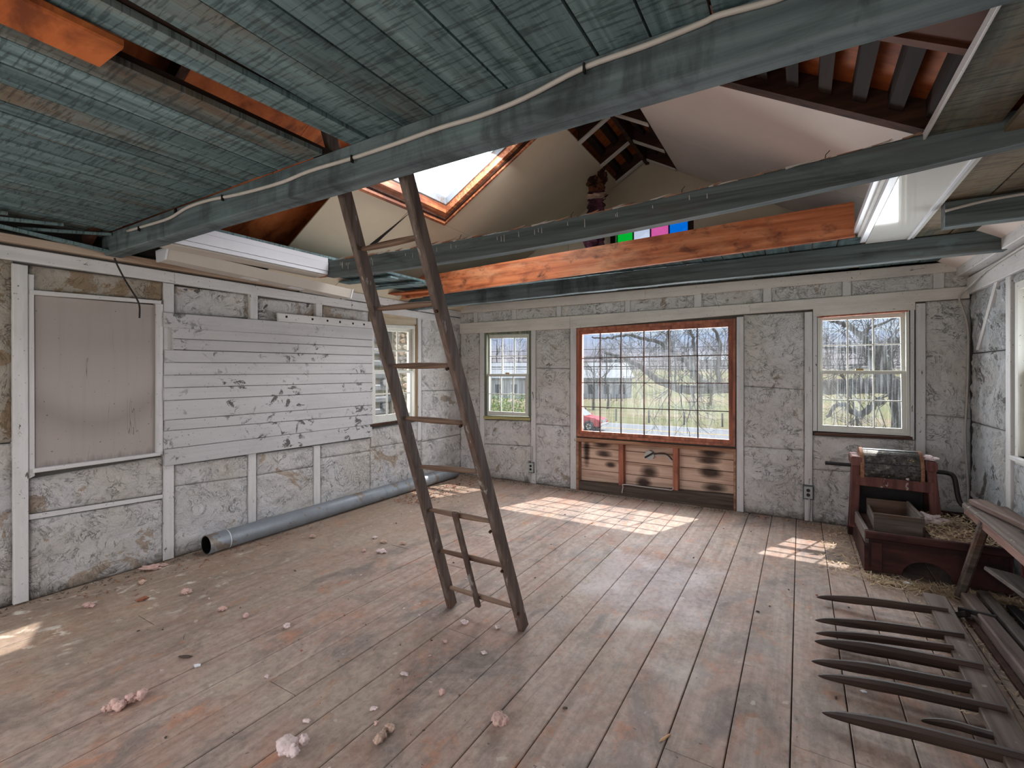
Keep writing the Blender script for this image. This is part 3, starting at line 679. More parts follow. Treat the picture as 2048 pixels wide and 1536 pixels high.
# lower studs and plaster
for l, r, t in ((497, 512.7, 908), (628, 641, 892)):
    quad(WL, [(l, t), (r, t-2), (r, bl(r)), (l, bl(l))], -.03, .012, 'stud', M['white_z'], wall_left)
field(WL, 349, 496.5, [(931, 911), (973, 954), (bl(349), bl(496))], PL, wall_left)
field(WL, 513.2, 627.5, [(908, 893), (951, 933), (bl(513), bl(627))], PL, wall_left)
field(WL, 641.5, 740, [(890, 876), (917, 902), (bl(641), bl(740))], PL, wall_left)
field(WL, 741.5, 841.5, [(858, 842), (896, 880), (bl(741), bl(841))], PL, wall_left)
quad(WL, [(741, 606), (833, 622), (833, 652), (741, 648)], -.03, .0, 'header_board', wood('tan_header', sc(150, 128, 100), sc(190, 172, 146), sc(206, 192, 170), 'y', 12), wall_left)
quad(WL, [(832, 650), (836, 650), (836, 868-28), (832, 838)], -.03, .02, 'casing', wood('brown_casing', sc(96, 70, 44), sc(140, 110, 78), sc(170, 146, 110), 'z'), wall_left)
quad(WL, [(836, 622), (843, 624), (843, 880), (836, 882)], -.03, .014, 'stud', M['white_z'], wall_left)
field(WL, 843.5, 926, [(628, 640), (782, 780), (884, 868), (bl(843), 946)], P_, wall_left)
r = ring(WL, qz(WL, winL, .01), qz(WL, [(746, 655), (829, 658), (829, 833), (746, 845)], .01), -.12, .01).o('window_4', M['cream'], kind='structure')
sash(WL, [(746, 655), (828, 658), (828, 744), (746, 742.5)], [(748.5, 661), (817.5, 664), (817.5, 740.5), (748.5, 740)], 3, 2, -.04, r, M['cream'], M['glass_dirty'], .03, .02)
sash(WL, [(745.5, 742), (825, 742), (825, 833), (745.5, 845)], [(751, 747), (820, 746), (820, 825), (751, 831)], 3, 2, -.005, r, M['cream'], M['glass_dirty'], .03, .02)
quad(WL, [(741, 849), (833, 836), (833, 840), (741, 854)], -.02, .04, 'sill', M['dark'], r)

# ================================================================== RIGHT WALL
a0 = 4.50; RW = (3.45, 4.46, .86, 2.03)
wall_right = slab(WR, -1.3, 5.6, -.3, 2.45, [RW], -.03, -.14, 'wall_right', M['roofing'], kind='structure')
PR = M['plaster_right']
aS0, aS1 = WR.U(2018, 700)[0], WR.U(2028, 700)[0]
plaster(WR, [(5.49, 2.12), (aS0, 2.12), (aS0, 1.62), (5.49, 1.62)], .0, PR, wall_right, az=True, amp=1.8)
plaster(WR, [(5.49, 1.61), (aS0, 1.61), (aS0, 1.04), (5.49, 1.04)], .0, PR, wall_right, az=True, amp=1.6)
plaster(WR, [(5.49, 1.03), (aS0, 1.03), (aS0, .42), (5.49, .42)], .0, PR, wall_right, az=True, amp=1.4)
quad_az(WR, [(5.49, .45), (aS0, .41), (aS0, .37), (5.49, .41)], -.03, .012, 'batten', M['white_y'], wall_right)
plaster(WR, [(5.49, .40), (aS0, .36), (aS0, .01), (5.49, .01)], .0, PR, wall_right, az=True)
quad_az(WR, [(aS0, 2.12), (aS1, 2.12), (aS1, .01), (aS0, .01)], -.03, .018, 'stud', M['white_z'], wall_right)
b0, b1 = WR.U(2000, 522, .02), WR.U(1952, 700, .02)
quad_az(WR, [(b0[0]+.03, b0[1]), (b0[0]-.04, b0[1]), (b1[0]-.04, b1[1]), (b1[0]+.03, b1[1])], -.03, .014, 'brace', M['white_z'], wall_right)
quad_az(WR, [(5.5, 2.26), (-1.2, 2.26), (-1.2, 2.12), (5.5, 2.12)], -.03, .03, 'top_plate', M['white_y'], wall_right)
quad_az(WR, [(5.5, 2.40), (-1.2, 2.40), (-1.2, 2.275), (5.5, 2.275)], -.03, .10, 'top_plate', M['white_y'], wall_right)
plaster(WR, [(aS1, .84), (3.2, .84), (3.2, .01), (aS1, .01)], .0, PR, wall_right, az=True)
plaster(WR, [(aS1, 2.12), (3.2, 2.12), (3.2, 2.06), (aS1, 2.06)], .0, PR, wall_right, az=True)
plaster(WR, [(3.42, 2.05), (-1.2, 2.05), (-1.2, .01), (3.42, .01)], -.005, PR, wall_right, az=True, res=.06)
o4 = [(4.47, 2.05), (3.43, 2.05), (3.43, .85), (4.47, .85)]; i4 = [(4.42, 2.0), (3.48, 2.0), (3.48, .90), (4.42, .90)]
r = ring(WR, o4, i4, -.12, .02).o('window_5', M['cream'], kind='structure')
def sash_az(W, o, n, nx, ny, d, root, mat, gl, mw=.018):
    ring(W, o, n, d-.03, d).o('sash', mat, root)
    for i in range(1, nx): G().bar(W.P(*bil(n, i/nx, 0), d-.012), W.P(*bil(n, i/nx, 1), d-.012), mw, .022, W.off(1), .004).o('muntin', mat, root)
    for j in range(1, ny): G().bar(W.P(*bil(n, 0, j/ny), d-.012), W.P(*bil(n, 1, j/ny), d-.012), mw, .02, W.off(1), .004).o('muntin', mat, root)
    for i in range(nx):
        for j in range(ny):
            q = [bil(n, i/nx, j/ny), bil(n, (i+1)/nx, j/ny), bil(n, (i+1)/nx, (j+1)/ny), bil(n, i/nx, (j+1)/ny)]
            obj('pane', [W.P(*p, d-.02) for p in q], [(0, 1, 2, 3)], gl, root)
sash_az(WR, [(4.42, 2.0), (3.48, 2.0), (3.48, 1.44), (4.42, 1.44)], [(4.36, 1.94), (3.54, 1.94), (3.54, 1.48), (4.36, 1.48)], 3, 2, -.05, r, M['cream'], M['glass_dirty'])
sash_az(WR, [(4.42, 1.46), (3.48, 1.46), (3.48, .90), (4.42, .90)], [(4.36, 1.42), (3.54, 1.42), (3.54, .97), (4.36, .97)], 3, 2, -.01, r, M['cream'], M['glass_dirty'])
quad_az(WR, [(4.46, .90), (3.44, .90), (3.44, .87), (4.46, .87)], -.02, .05, 'sill', M['white_y'], r)
# unseen wall behind the camera; its opening is added to let light in
WN = Wall('y', -1.2, 1)
slab(WN, -4.34, 1.40, -.3, 2.45, [(-3.9, .7, .25, 2.15)], -.03, -.14, 'wall_front', M['roofing'], kind='structure')

# ================================================================== CEILING OF THE LOFT (beams and boards)
CZ = 2.42
ceiling = empty('ceiling', kind='structure')
def beam(p0, p1, wd, ht, mat, name='beam', label=None, segs=24, jit=.05, ch=.006, bow=0., seed=1):
    return G().bar(p0, p1, wd, ht, (0, 0, 1), ch, segs, jit, seed=seed, bow=bow).o(name, mat, ceiling, **({'label': label} if label else {}))
beam((-4.19, 1.432, 2.343), (1.24, 1.432, 2.343), .10, .148, M['teal_beam'], label='long teal-washed beam with a cable stapled to it', jit=.03, bow=-.004)
beam((-3.46, 2.71, 2.339), (1.24, 2.71, 2.479), .075, .138, M['old_beam'], label='sagging grey beam with splintered top edge', jit=.05, bow=.08, seed=3)
beam((.70, 3.61, 2.345), (1.24, 3.61, 2.345), .09, .14, M['old_beam'], jit=.05, seed=4)
beam((-4.19, 4.46, 2.305), (-1.5, 4.46, 2.33), .09, .15, M['teal_beam'], jit=.06, seed=5)
beam((-1.52, 4.46, 2.33), (1.18, 4.46, 2.345), .09, .15, M['old_beam'], jit=.06, seed=6)
q0, q1, q2, q3 = ony(803, 560, 4.2), ony(1708, 403, 4.2), ony(1711, 472, 4.2), ony(804, 598, 4.2)
p = q3.lerp(q0, .5); G().bar(p+Vector((.25, .075, -.03)), p+Vector((-.12, .085, -.035)), .04, .15, (0, 0, 1), .004).o('joist', wood('tan_joist', sc(120, 84, 50), sc(164, 124, 80), sc(186, 148, 104), 'x'), ceiling, label='tan joist stub beside the orange joist')
g = G().prism([q0, q1, q2, q3], (0, .04, 0)); g.o('joist', M['orange'], ceiling, label='new orange pine joist board on edge with dark knots')
bz = lambda x: 2.339+.14*(x+3.46)/4.7-.32*((x+3.46)/4.7)*(1-(x+3.46)/4.7)
# splinters, torn board edge and nails along the sagging beam
for i in range(90):
    t = rr.random(); x = -3.35+t*4.2; z = bz(x)+.068
    L = rr.uniform(.03, .14)
    G().bar((x, 2.675+rr.uniform(0, .02), z), (x+L, 2.675, z+rr.uniform(.0, .018)), .008, .012, ch=0, w1=.001, h1=.002).o('splinter', M['bare'] if i % 3 else M['cable'], ceiling)
for x in (-3.0, -2.05, -1.2, -.55, .1):
    z = bz(x)+.07
    G().tube([(x, 2.69, z-.02), (x+.003, 2.685, z+.02), (x+.02, 2.68, z+.035)], .0022, 5).o('nail', M['iron'], ceiling)
for i in range(30):
    x = -3.3+rr.random()**1.3*3.0; z = bz(x)+.05-rr.random()*.02; L = rr.uniform(.015, .055)
    G().bar((x, 2.6705, z), (x+.001, 2.6705, z-L), .003, .0025, (0, 1, 0), w1=.005, h1=.003).o('paint_run', M['cable'], ceiling)
# board strips
def cboard(x0, x1, y0, y1, mat, x0b=None, x1b=None, z=CZ, th=.022, name='plank'):
    x0b = x0 if x0b is None else x0b; x1b = x1 if x1b is None else x1b
    zz = z+rr.uniform(0, .004); g = G(); k_ = .0042
    g.prism([(x0+k_, y0, zz), (x1-k_, y0, zz), (x1b-k_, y1, zz), (x0b+k_, y1, zz)], (0, 0, th))
    return g.o(name, mat, ceiling)
# near bay: X positions at the near end / at the beam
cb = [-1.527, -1.342, -1.184, -1.018, -.856, -.690, -.53, -.37, -.205, -.04, .125, .29, .455, .62, .785, .95, 1.115, 1.25]
for a, b in zip(cb, cb[1:]):
    cboard(a if a > -1.5 else -1.465, b, -1.2, 1.48, M['teal'], a, b)
cboard(-1.785, -1.609, -1.2, 1.48, M['teal'], -1.636, -1.530)
xx = [-1.813]
while xx[-1] > -4.0: xx.append(xx[-1]-rr.choice((.15, .16, .165, .10)))
xx[-1] = -4.2
for i, (a, b) in enumerate(zip(xx, xx[1:])):
    cboard(b, a-(.045 if i == 0 else 0), -1.2, 1.38, M['teal'], b, a)
G().box((-1.66, -1.2, 2.448), (-1.42, 1.5, 2.47)).o('cover_board', M['batten'], ceiling)
G().box((-1.93, -1.2, 2.446), (-1.845, 1.5, 2.472)).o('floor_joist', M['batten'], ceiling)
G().bar((-1.74, -1.1, 2.40), (-1.755, .60, 2.40), .17, .028, ch=.005, segs=4, jit=.05).o('patch_board', M['ply'], ceiling, label='short orange board bridging the slot in the loft floor')
# bay edges left: strip X<-3.43
for y0, y1 in ((1.48, 2.75), (2.75, 4.5), (4.5, 5.45)):
    xl = [-4.2, -4.05, -3.9, -3.74, -3.58, -3.44]
    for a, b in zip(xl, xl[1:]): cboard(a, b, y0, y1, M['teal'])
# back strip between last beam and wall, and right strips
x = -3.44
while x < .40:
    cboard(x, min(x+.16, .44), 4.24, 5.45, M['teal']); x += .16
xr = [.462, .70, .89, 1.06, 1.25]
for a, b in zip(xr, xr[1:]):
    cboard(a, b, 1.48, 2.75, M['teal_brown'], z=CZ+.04*(a < .5))
    cboard(max(a, .69), b, 2.75, 4.5, M['teal_brown'])  if b > .7 else None
    cboard(a, b, 4.5, 5.45, M['teal'])
G().bar((.458, 1.46, 2.442), (.458, 2.70, 2.470), .010, .035, ch=.002, segs=14, jit=.25).o('edge_strip', M['white_y'], ceiling, label='pale paint-edged board rim')
# rotten teal boards in the left corner of the loft
for i in range(4):
    y = 3.0+i*.36
    G().bar((-4.15, y, 2.40-.008*i), (-3.35-.1*(i % 2), y+.10, 2.405-.008*i), .13, .014, ch=.003, segs=5, jit=.2, seed=i).o('loose_board', M['teal'] if i % 3 else M['ply'], ceiling)
for i in range(3):
    G().bar((-4.15, .95-.3*i, 2.345+.01*i), (-4.02, 1.38-.25*i, 2.395), .03, .02, ch=.003, segs=5, jit=.3, seed=i).o('loose_board', M['teal'], ceiling)
G().bar((-4.13, .55, 2.36), (-4.09, 1.42, 2.285), .05, .02, ch=.003, segs=6, jit=.3).o('loose_board', M['teal'], ceiling)
# white trim of the opening, left and right
for i, (z0, z1) in enumerate(((2.285, 2.315), (2.315, 2.385), (2.385, 2.425))):
    G().box((-3.452, 1.485, z0+.001), (-3.432+.004*(i == 1), 2.665, z1-.001)).o('trim_board', M['vinyl'], ceiling, label='white grooved vinyl trim')
G().box((-3.60, 1.49, 2.275), (-3.455, 2.66, 2.284)).o('trim_board', M['diffuser'], ceiling)
# right trim box: glossy white soffit with upright side pieces
G().box((.41, 2.78, 2.398), (.686, 4.34, 2.410)).o('soffit_panel', M['gloss'], ceiling, label='glossy white soffit panel mirroring the window below')
G().bar((.655, 2.78, 2.394), (.655, 4.33, 2.394), .018, .008, ch=.002).o('soffit_bead', M['vinyl'], ceiling)
for x0, x1, z0, z1, m in ((.375, .408, 2.40, 2.45, 'vinyl'), (.355, .374, 2.43, 2.50, 'cream'), (.33, .354, 2.45, 2.49, 'vinyl')):
    G().box((x0, 2.78, z0), (x1, 4.30, z1)).o('trim_board', M[m], ceiling)

# ================================================================== ROOF
roof = empty('roof', kind='structure')
RZ = lambda x: 3.69-.58*(abs(x+1.5)-.34)
def slope(side, xa, xb, y0, y1, dz, th, name, mat, **kw):
    """slab on a roof slope; xa, xb are X limits"""
    P = [(xa, y0, RZ(xa)+dz), (xb, y0, RZ(xb)+dz), (xb, y1, RZ(xb)+dz), (xa, y1, RZ(xa)+dz)]
    return G().prism(P, (0, 0, th)).o(name, mat, roof, **kw)
SKX = (-3.10, -1.93); SKY = (2.62, 3.81)
# sheathing with skylight hole
for y0, y1 in ((-1.4, .9), (.9, 2.12)):
    slope('l', -4.5, -1.5, y0+.002, y1-.002, .125, .02, 'plywood_sheet', M['ply'])
    slope('r', -1.5, 1.55, y0+.002, y1-.002, .125, .02, 'plywood_sheet', M['ply'])
slope('l', -4.5, SKX[0]+.05, 2.122, 5.7, .125, .02, 'plywood_sheet', M['ply'])
slope('l', SKX[1]-.05, -1.5, 2.122, 5.7, .125, .02, 'plywood_sheet', M['ply'])
slope('l', SKX[0]+.052, SKX[1]-.052, 2.122, SKY[0]+.05, .125, .02, 'plywood_sheet', M['ply'])
slope('l', SKX[0]+.052, SKX[1]-.052, SKY[1]-.05, 5.7, .125, .02, 'plywood_sheet', M['ply'])
slope('r', -1.5, 1.55, 2.122, 5.7, .125, .02, 'plywood_sheet', M['ply'])
# drywall: left
DL = M['drywall_l']; DR = M['drywall_r']
slope('l', -4.18, SKX[0]-.004, 2.55, 3.297, 0, .012, 'drywall_sheet', DL)
slope('l', -4.18, SKX[0]-.004, 3.303, 5.48, 0, .012, 'drywall_sheet', DL)
slope('l', SKX[0], -1.84, SKY[1]+.004, 5.48, 0, .012, 'drywall_sheet', DL)
slope('l', SKX[1]+.004, -1.84, 2.55, SKY[1], 0, .012, 'drywall_sheet', DL)
slope('l', SKX[0], SKX[1], 2.55, SKY[0]-.004, 0, .012, 'drywall_sheet', DL)
G().prism([(-3.13, 3.325, RZ(-3.13)-.004), (-3.56, 3.24, RZ(-3.56)-.004), (-3.56, 3.28, RZ(-3.56)-.012)], (0, 0, .004)).o('torn_tape', M['iron'], roof)
slope('r', -1.16, 1.24, 3.20, 4.497, 0, .012, 'drywall_sheet', DR)
slope('r', -1.16, 1.24, 4.503, 5.48, 0, .012, 'drywall_sheet', DR)
slope('r', -1.16, 1.24, -1.2, 2.50, .005, .012, 'brown_sheet', M['ply_dark'])
# rafters and battens
for y in (1.3, .65, 0, -.65, 2.50):
    if y < 2.4: P = [(-4.3, RZ(-4.3)), (-1.52, RZ(-1.52))]; G().prism([(-4.3, y-.02, RZ(-4.3)+.0), (-1.5, y-.02, RZ(-1.5)+.0), (-1.5, y-.02, RZ(-1.5)+.125), (-4.3, y-.02, RZ(-4.3)+.125)], (0, .045, 0)).o('rafter', M['dark'], roof)
for y in (2.92, 3.7, 4.29, 4.89, 5.40):
    for s in (-1, 1):
        xe = -1.5+s*.335
        a, b = -1.5, xe
        P = [(a, y-.02, RZ(-1.5+s*1e-3)-.012), (b, y-.02, RZ(b)-.012), (b, y-.02, RZ(b)+.125), (a, y-.02, RZ(-1.5)+.125)]
        rf = G().prism(P, (0, .045, 0)).o('rafter', M['dark'], roof)
        P = [(a, y-.022, RZ(-1.5+s*1e-3)-.030), (b, y-.022, RZ(b)-.030), (b, y-.022, RZ(b)-.012), (a, y-.022, RZ(-1.5)-.012)]
        G().prism(P, (0, .049, 0)).o('rafter_edge', M['white_x'], rf)
for y0, y1 in ((3.13, 3.21),):
    G().prism([(-1.16, y0, RZ(-1.16)-.03), (1.24, y0, RZ(1.24)-.03), (1.24, y0, RZ(1.24)+.12), (-1.16, y0, RZ(-1.16)+.12)], (0, y1-y0, 0)).o('rafter', M['dark'], roof)
G().prism([(-1.16, 2.46, RZ(-1.16)-.012), (1.24, 2.46, RZ(1.24)-.012), (1.24, 2.46, RZ(1.24)+.10), (-1.16, 2.46, RZ(-1.16)+.10)], (0, .045, 0)).o('rafter', M['ply_dark'], roof)
x = -1.13
while x < 1.2:
    slope('r', x, x+.058, 2.50, 3.14, .03, .09, 'batten', M['batten']); x += .152
for x in (-1.80, -1.66, -1.38, -1.24):
    slope('r', x-.025, x+.025, 3.25, 5.45, .07, .05, 'batten', M['batten'])
G().prism([(-1.52, -1.2, 3.84), (-1.48, -1.2, 3.84), (-1.48, -1.2, 4.0), (-1.52, -1.2, 4.0)], (0, 6.7, 0)).o('ridge_board', M['dark'], roof)
G().bar((.62, 2.52, RZ(.62)-.02), (.95, 2.60, RZ(.95)-.02), .05, .01).o('torn_sheet', M['white_y'], roof)
# gable ends
P = [(-4.34, 2.452), (1.40, 2.452), (1.40, RZ(1.4)+.12), (-1.5, 4.01), (-4.34, RZ(-4.34)+.12)]
wg = empty('wall_gable', kind='structure')
def gable_strip(x0, x1, z0, z1t, y=5.5, th=.02, mat=DL, name='drywall_sheet'):
    zt = lambda x: min(z1t, RZ(x)+.10)
    pts = [(x0, y, z0), (x1, y, z0), (x1, y, zt(x1))]
    if x0 < -1.5 < x1: pts.append((-1.5, y, zt(-1.5)))
    pts.append((x0, y, zt(x0)))
    return G().prism(pts, (0, th, 0)).o(name, mat, wg)
for y, th, m, nm in ((5.5, .015, DL, 'drywall_sheet'), (5.56, .05, M['roofing'], 'outer_boarding')):
    gable_strip(-4.18, SG[0]-.55, 2.44, 9, y, th, m, nm); gable_strip(SG[0]-.546, SG[0], 2.44, 9, y, th, m, nm)
    gable_strip(SG[1], 1.24, 2.44, 9, y, th, m, nm)
    gable_strip(SG[0]+.001, SG[1]-.001, 2.44, SG[2], y, th, m, nm); gable_strip(SG[0]+.001, SG[1]-.001, SG[3], 9, y, th, m, nm)
G().prism([(-4.34, -1.25, 2.452), (1.40, -1.25, 2.452), (1.40, -1.25, RZ(1.4)+.12), (-1.5, -1.25, 4.01), (-4.34, -1.25, RZ(-4.34)+.12)], (0, -.05, 0)).o('outer_boarding', M['roofing'], wg)
# stained glass strip
o_ = [(SG[0], SG[3]), (SG[1], SG[3]), (SG[1], SG[2]), (SG[0], SG[2])]
ii = [(GX0, SG[3]-.02), (GX1, SG[3]-.02), (GX1, SG[2]+.02), (GX0, SG[2]+.02)]
sgw = ring(WB, o_, ii, -.10, .0).o('window_6', M['batten'], kind='structure')
edges = [1232, 1266.5, 1301, 1338, 1377]
for k, (cname, e0, e1) in enumerate(zip(('green', 'clear', 'pink', 'blue'), edges, edges[1:])):
    a, b = ony(e0, 460, 5.53).x, ony(e1, 460, 5.53).x
    G().box((a+.006, 5.53, SG[2]+.02), (b-.006, 5.534, SG[3]-.02)).o('pane', M['sg_'+cname], sgw, label={'green': 'green', 'clear': 'colourless', 'pink': 'pink', 'blue': 'blue'}[cname]+' glass pane')
    G().box((b-.006, 5.52, SG[2]+.02), (b+.006, 5.545, SG[3]-.02)).o('lead_strip', M['batten'], sgw)
# skylight
def sl(x, y, dz): return Vector((x, y, RZ(x)+dz))
sky = empty('window_7', kind='structure')
def slope_ring(x0, x1, y0, y1, wd, dz0, dz1, name, mat, offs=0.):
    for (a, b, c, d) in (((x0, y0), (x1, y0), (x1-wd, y0+wd), (x0+wd, y0+wd)), ((x1, y0), (x1, y1), (x1-wd, y1-wd), (x1-wd, y0+wd)),
                         ((x1, y1), (x0, y1), (x0+wd, y1-wd), (x1-wd, y1-wd)), ((x0, y1), (x0, y0), (x0+wd, y0+wd), (x0+wd, y1-wd))):
        G().prism([sl(*p, dz0) for p in (a, b, c, d)], (0, 0, dz1-dz0)).o(name, mat, sky)
slope_ring(SKX[0], SKX[1], SKY[0], SKY[1], .022, -.010, .13, 'frame_board', M['sky_wood'])
slope_ring(SKX[0]+.022, SKX[1]-.022, SKY[0]+.022, SKY[1]-.022, .02, .012, .14, 'frame_board', M['dark'])
slope_ring(SKX[0]+.042, SKX[1]-.042, SKY[0]+.042, SKY[1]-.042, .045, .03, .17, 'frame_board', M['sky_wood'])
slope_ring(SKX[0]+.087, SKX[1]-.087, SKY[0]+.087, SKY[1]-.087, .014, .10, .18, 'metal_edge', M['metal'])
N = NT('frosted_acrylic'); N.t.nodes.remove(N.b); _a = N.n('ShaderNodeBsdfTranslucent'); _b = N.n('ShaderNodeBsdfTransparent'); _c = N.n('ShaderNodeMixShader')
_a.inputs[0].default_value = (.75, .77, .80, 1); _b.inputs[0].default_value = (1, 1, 1, 1); _c.inputs[0].default_value = .97
N.l(_b.outputs[0], _c.inputs[1]); N.l(_a.outputs[0], _c.inputs[2]); N.l(_c.outputs[0], N.out.inputs[0]); N.m.node_tree.nodes
sx0, sx1, sy0, sy1 = SKX[0]+.09, SKX[1]-.09, SKY[0]+.09, SKY[1]-.09
for a, b, c, d, m in ((sx0, -2.64, sy0, 3.10, M['glass']), (-2.64, sx1, sy0, 3.10, N.m), (sx0, sx1, 3.10, sy1, N.m)):  # split invented: frosting holds back direct sun, clear strip shapes the floor patch
    obj('pane', [sl(a, c, .17), sl(b, c, .17), sl(b, d, .17), sl(a, d, .17)], [(0, 1, 2, 3)], m, sky)

# ================================================================== LADDER
ld = empty('ladder', (-1.6, 2.34, 0), label='old brown wooden ladder leaning through the loft opening', category='ladder')
LN = (0, 1, .342)
def lp(x, y): return onp(x, y, LN, 2.352)
fl, fr = lp(905, 1213), lp(1047, 1258); tl, tr = lp(690, 390), lp(811, 347)
fl.z = fr.z = .01; fl.y = fr.y = 2.348
def ext(a, b, z): return a+(b-a)*((z-a.z)/(b.z-a.z))
el, er = ext(fl, tl, 2.72), ext(fr, tr, 2.72)
up = Vector((0, .94, .34))
G().bar(fl, el, .040, .066, up, .006, 30, .10, seed=2).o('rail', M['ladder'], ld)
G().bar(fr, er, .042, .070, up, .006, 30, .10, seed=5).o('rail', M['ladder'], ld)
for a, b in (((733, 497), (835, 475)), ((766, 617), (868, 607)), ((796, 732), (890, 731)), ((822, 837), (918, 845)), ((850, 934), (948, 942)),
             ((868, 1021), (975, 1041)), ((890, 1103), (1002, 1130)), ((905, 1176), (1026, 1213))):
    p, q = lp(*a), lp(*b); d = (q-p).normalized(); p -= d*.03; q += d*.03
    n = 8; G().tube([p.lerp(q, i/n) for i in range(n+1)], [.0115+.005*sin(pi*i/n) for i in range(n+1)], 9).o('rung', M['rung'], ld, True)
for x, y in ((880, 619), (901, 733), (927, 846), (985, 1055), (1008, 1133), (1040, 1218)):
    p = lp(x+3, y); G().tube([p+Vector((.0, -.03, -.01)), p+Vector((0, -.042, -.014))], .008, 8).o('rung_end', M['dark'], ld)
p, q = lp(917, 1018), lp(963, 1203); off = Vector((0, -.035, -.012))
G().bar(p+off, q+off, .036, .022, up, .008, 12, .1, seed=8).o('brace_strip', M['ladder'], ld)

# ================================================================== PIPE, CABLES, OUTLETS
P0, P1 = Vector((-4.055, 2.0, .078)), Vector((-4.11, 5.28, .078))
pipe = empty('pipe', (P0.x, P0.y, 0), label='long grey galvanised stove pipe lying along the foot of the left wall', category='pipe')
g = G(); n = 24; d = (P1-P0).normalized(); u = d.cross(Vector((0, 0, 1))).normalized(); b = d.cross(u)
def rings(g, c0, c1, r, n=24):
    k = len(g.v)
    for c in (c0, c1): g.v += [c+(u*cos(2*pi*i/n)+b*sin(2*pi*i/n))*r for i in range(n)]
    g.f += [(k+i, k+(i+1) % n, k+n+(i+1) % n, k+n+i) for i in range(n)]; return g
rings(g, P0, P1, .076); rings(g, P0, P1, .070)
k = 0; g.f += [(i, 2*n+i, 2*n+(i+1) % n, (i+1) % n) for i in range(n)]
g.o('duct', M['metal'], pipe, True)
rings(G(), P0+d*.155, P0+d*.163, .0785).o('seam', M['vinyl'], pipe, True)
rings(G(), P0+d*1.9, P0+d*1.908, .0785).o('seam', M['metal'], pipe, True)
def cable(pts, r, name, mat, label, smooth=True, k=6, **kw):
    c = G().tube(smooth_pts(pts, k), r, 8).o(name, mat, None, True, label=label, category='cable', **kw); return c
# cable stapled along the near face of the main beam
cp = []
for x, y in ((255, 462), (300, 449), (340, 436), (375, 415), (420, 400), (480, 388), (560, 366), (620, 342), (700, 318), (790, 288), (880, 256), (960, 232), (1050, 196), (1167, 136), (1290, 92), (1400, 48), (1440, 30), (1550, 0), (1640, -40)):
    cp.append(ony(x, y, 1.372))
c = G().tube(smooth_pts(cp, 4), .0085, 8).o('cable', M['cable'], None, True, label='pale cable stapled along the face of the long teal beam', category='cable')
for x, y in ((277, 457), (444, 395), (703, 317), (1168, 135)):
    p = ony(x, y, 1.362); G().box(p+Vector((-.003, -.004, -.016)), p+Vector((.003, .010, .014))).o('staple', M['iron'], c)
p = ony(351, 424, 1.376); G().box(p+Vector((-.008, -.006, -.02)), p+Vector((.008, .004, .02))).o('hook', M['iron'], None, label='small black iron hook on the long beam above the cable', category='hook')
# hanging wire
pts = [WL.P(*WL.U(x, y, .12), .12) for x, y in ((229, 516), (236, 533), (252, 563), (272, 595), (279, 612), (279, 636))]
cable(pts, .006, 'wire', M['iron'], 'dark stiff wire hanging down in front of the white panel')
# corner cable
pts = [Vector((1.215, 5.475, z)) + Vector((.012*sin(z*5), 0, 0)) for z in (.1, .5, .9, 1.3, 1.7, 1.88)]
pts += [Vector((1.185, 5.46, 2.0)), Vector((1.16, 5.43, 2.10)), Vector((1.19, 5.2, 2.17)), Vector((1.205, 4.9, 2.225)), Vector((1.205, 4.2, 2.25)), Vector((1.205, 3.5, 2.25))]
cable(pts, .008, 'cable', M['cable'], 'pale cable running up the corner beside the right wall')
pts = [Vector((.70, 3.555, 2.36)), Vector((.85, 3.555, 2.385)), Vector((1.0, 3.555, 2.395)), Vector((1.12, 3.545, 2.385)), Vector((1.2, 3.5, 2.35))]
cable(pts, .008, 'cable', M['cable'], 'pale cable looping over the short beam by the right wall')
def outlet(px, py, label):
    a, z = WB.U(px, py, .03); o = empty('outlet', WB.P(a, z, .016), label=label, category='outlet')
    G().box(WB.P(a-.045, z-.072, .008), WB.P(a+.045, z+.072, .018)).o('back_plate', M['outlet_dark'], o)
    G().box(WB.P(a-.035, z-.057, .018), WB.P(a+.035, z+.057, .042)).o('housing', M['outlet'], o)
    for s in (-1, 1): G().tube([WB.P(a, z+s*.022, .040), WB.P(a, z+s*.022, .045)], .0165, 14).o('socket', M['black'], o)
    return a, z
a, z = outlet(1062, 935, 'small double outlet box low between the two left back windows')
cable([WB.P(a-.01, z-.06, .024), WB.P(a-.012, z-.15, .022), WB.P(a-.01, .01, .022)], .008, 'cable', M['cable'], 'short pale cable below the outlet left of the big window')
cable([WB.P(a+.012, z+.06, .024), WB.P(a+.012, z+.15, .022), WB.P(a+.01, z+.28, .022)], .006, 'cable', M['cable'], 'short pale cable rising above the outlet left of the big window')
a, z = outlet(1616.5, 985, 'double outlet box with black sockets left of the red mill')
cable([WB.P(a+.008, z-.06, .03), WB.P(a+.012, z-.12, .03), WB.P(a+.002, .01, .026)], .009, 'cable', M['cable'], 'white cable dropping from the outlet left of the red mill')
# round junction box with cable under the big window
p = WB.P(*WB.U(1300, 910, -.05), -.05)
jb = empty('junction_box', p, label='battered grey junction box on the scorched boards', category='box')
G().tube([p+Vector((0, .03, 0)), p+Vector((0, -.03, 0))], .055, 8).o('box_body', M['outlet'], jb)
G().bar(p+Vector((-.05, -.034, -.03)), p+Vector((.05, -.034, .035)), .02, .012, (0, 1, 0), .003).o('clamp', M['iron'], jb)
wq = lambda x, y, d=-.03: WB.P(*WB.U(x, y, d), d)
cable([p+Vector((.05, -.01, 0)), wq(1318, 911), wq(1332, 912), wq(1342, 920), wq(1346, 928), wq(1347, 945), wq(1346.5, 965), wq(1345, 979, .01), wq(1330, 978.5, .01), wq(1290, 974, .012), wq(1249, 969, .012), wq(1246, 975, .012), wq(1244, 986, .012)],
      .007, 'cable', M['cable'], 'pale cable running from the junction box down the stud to the floor')
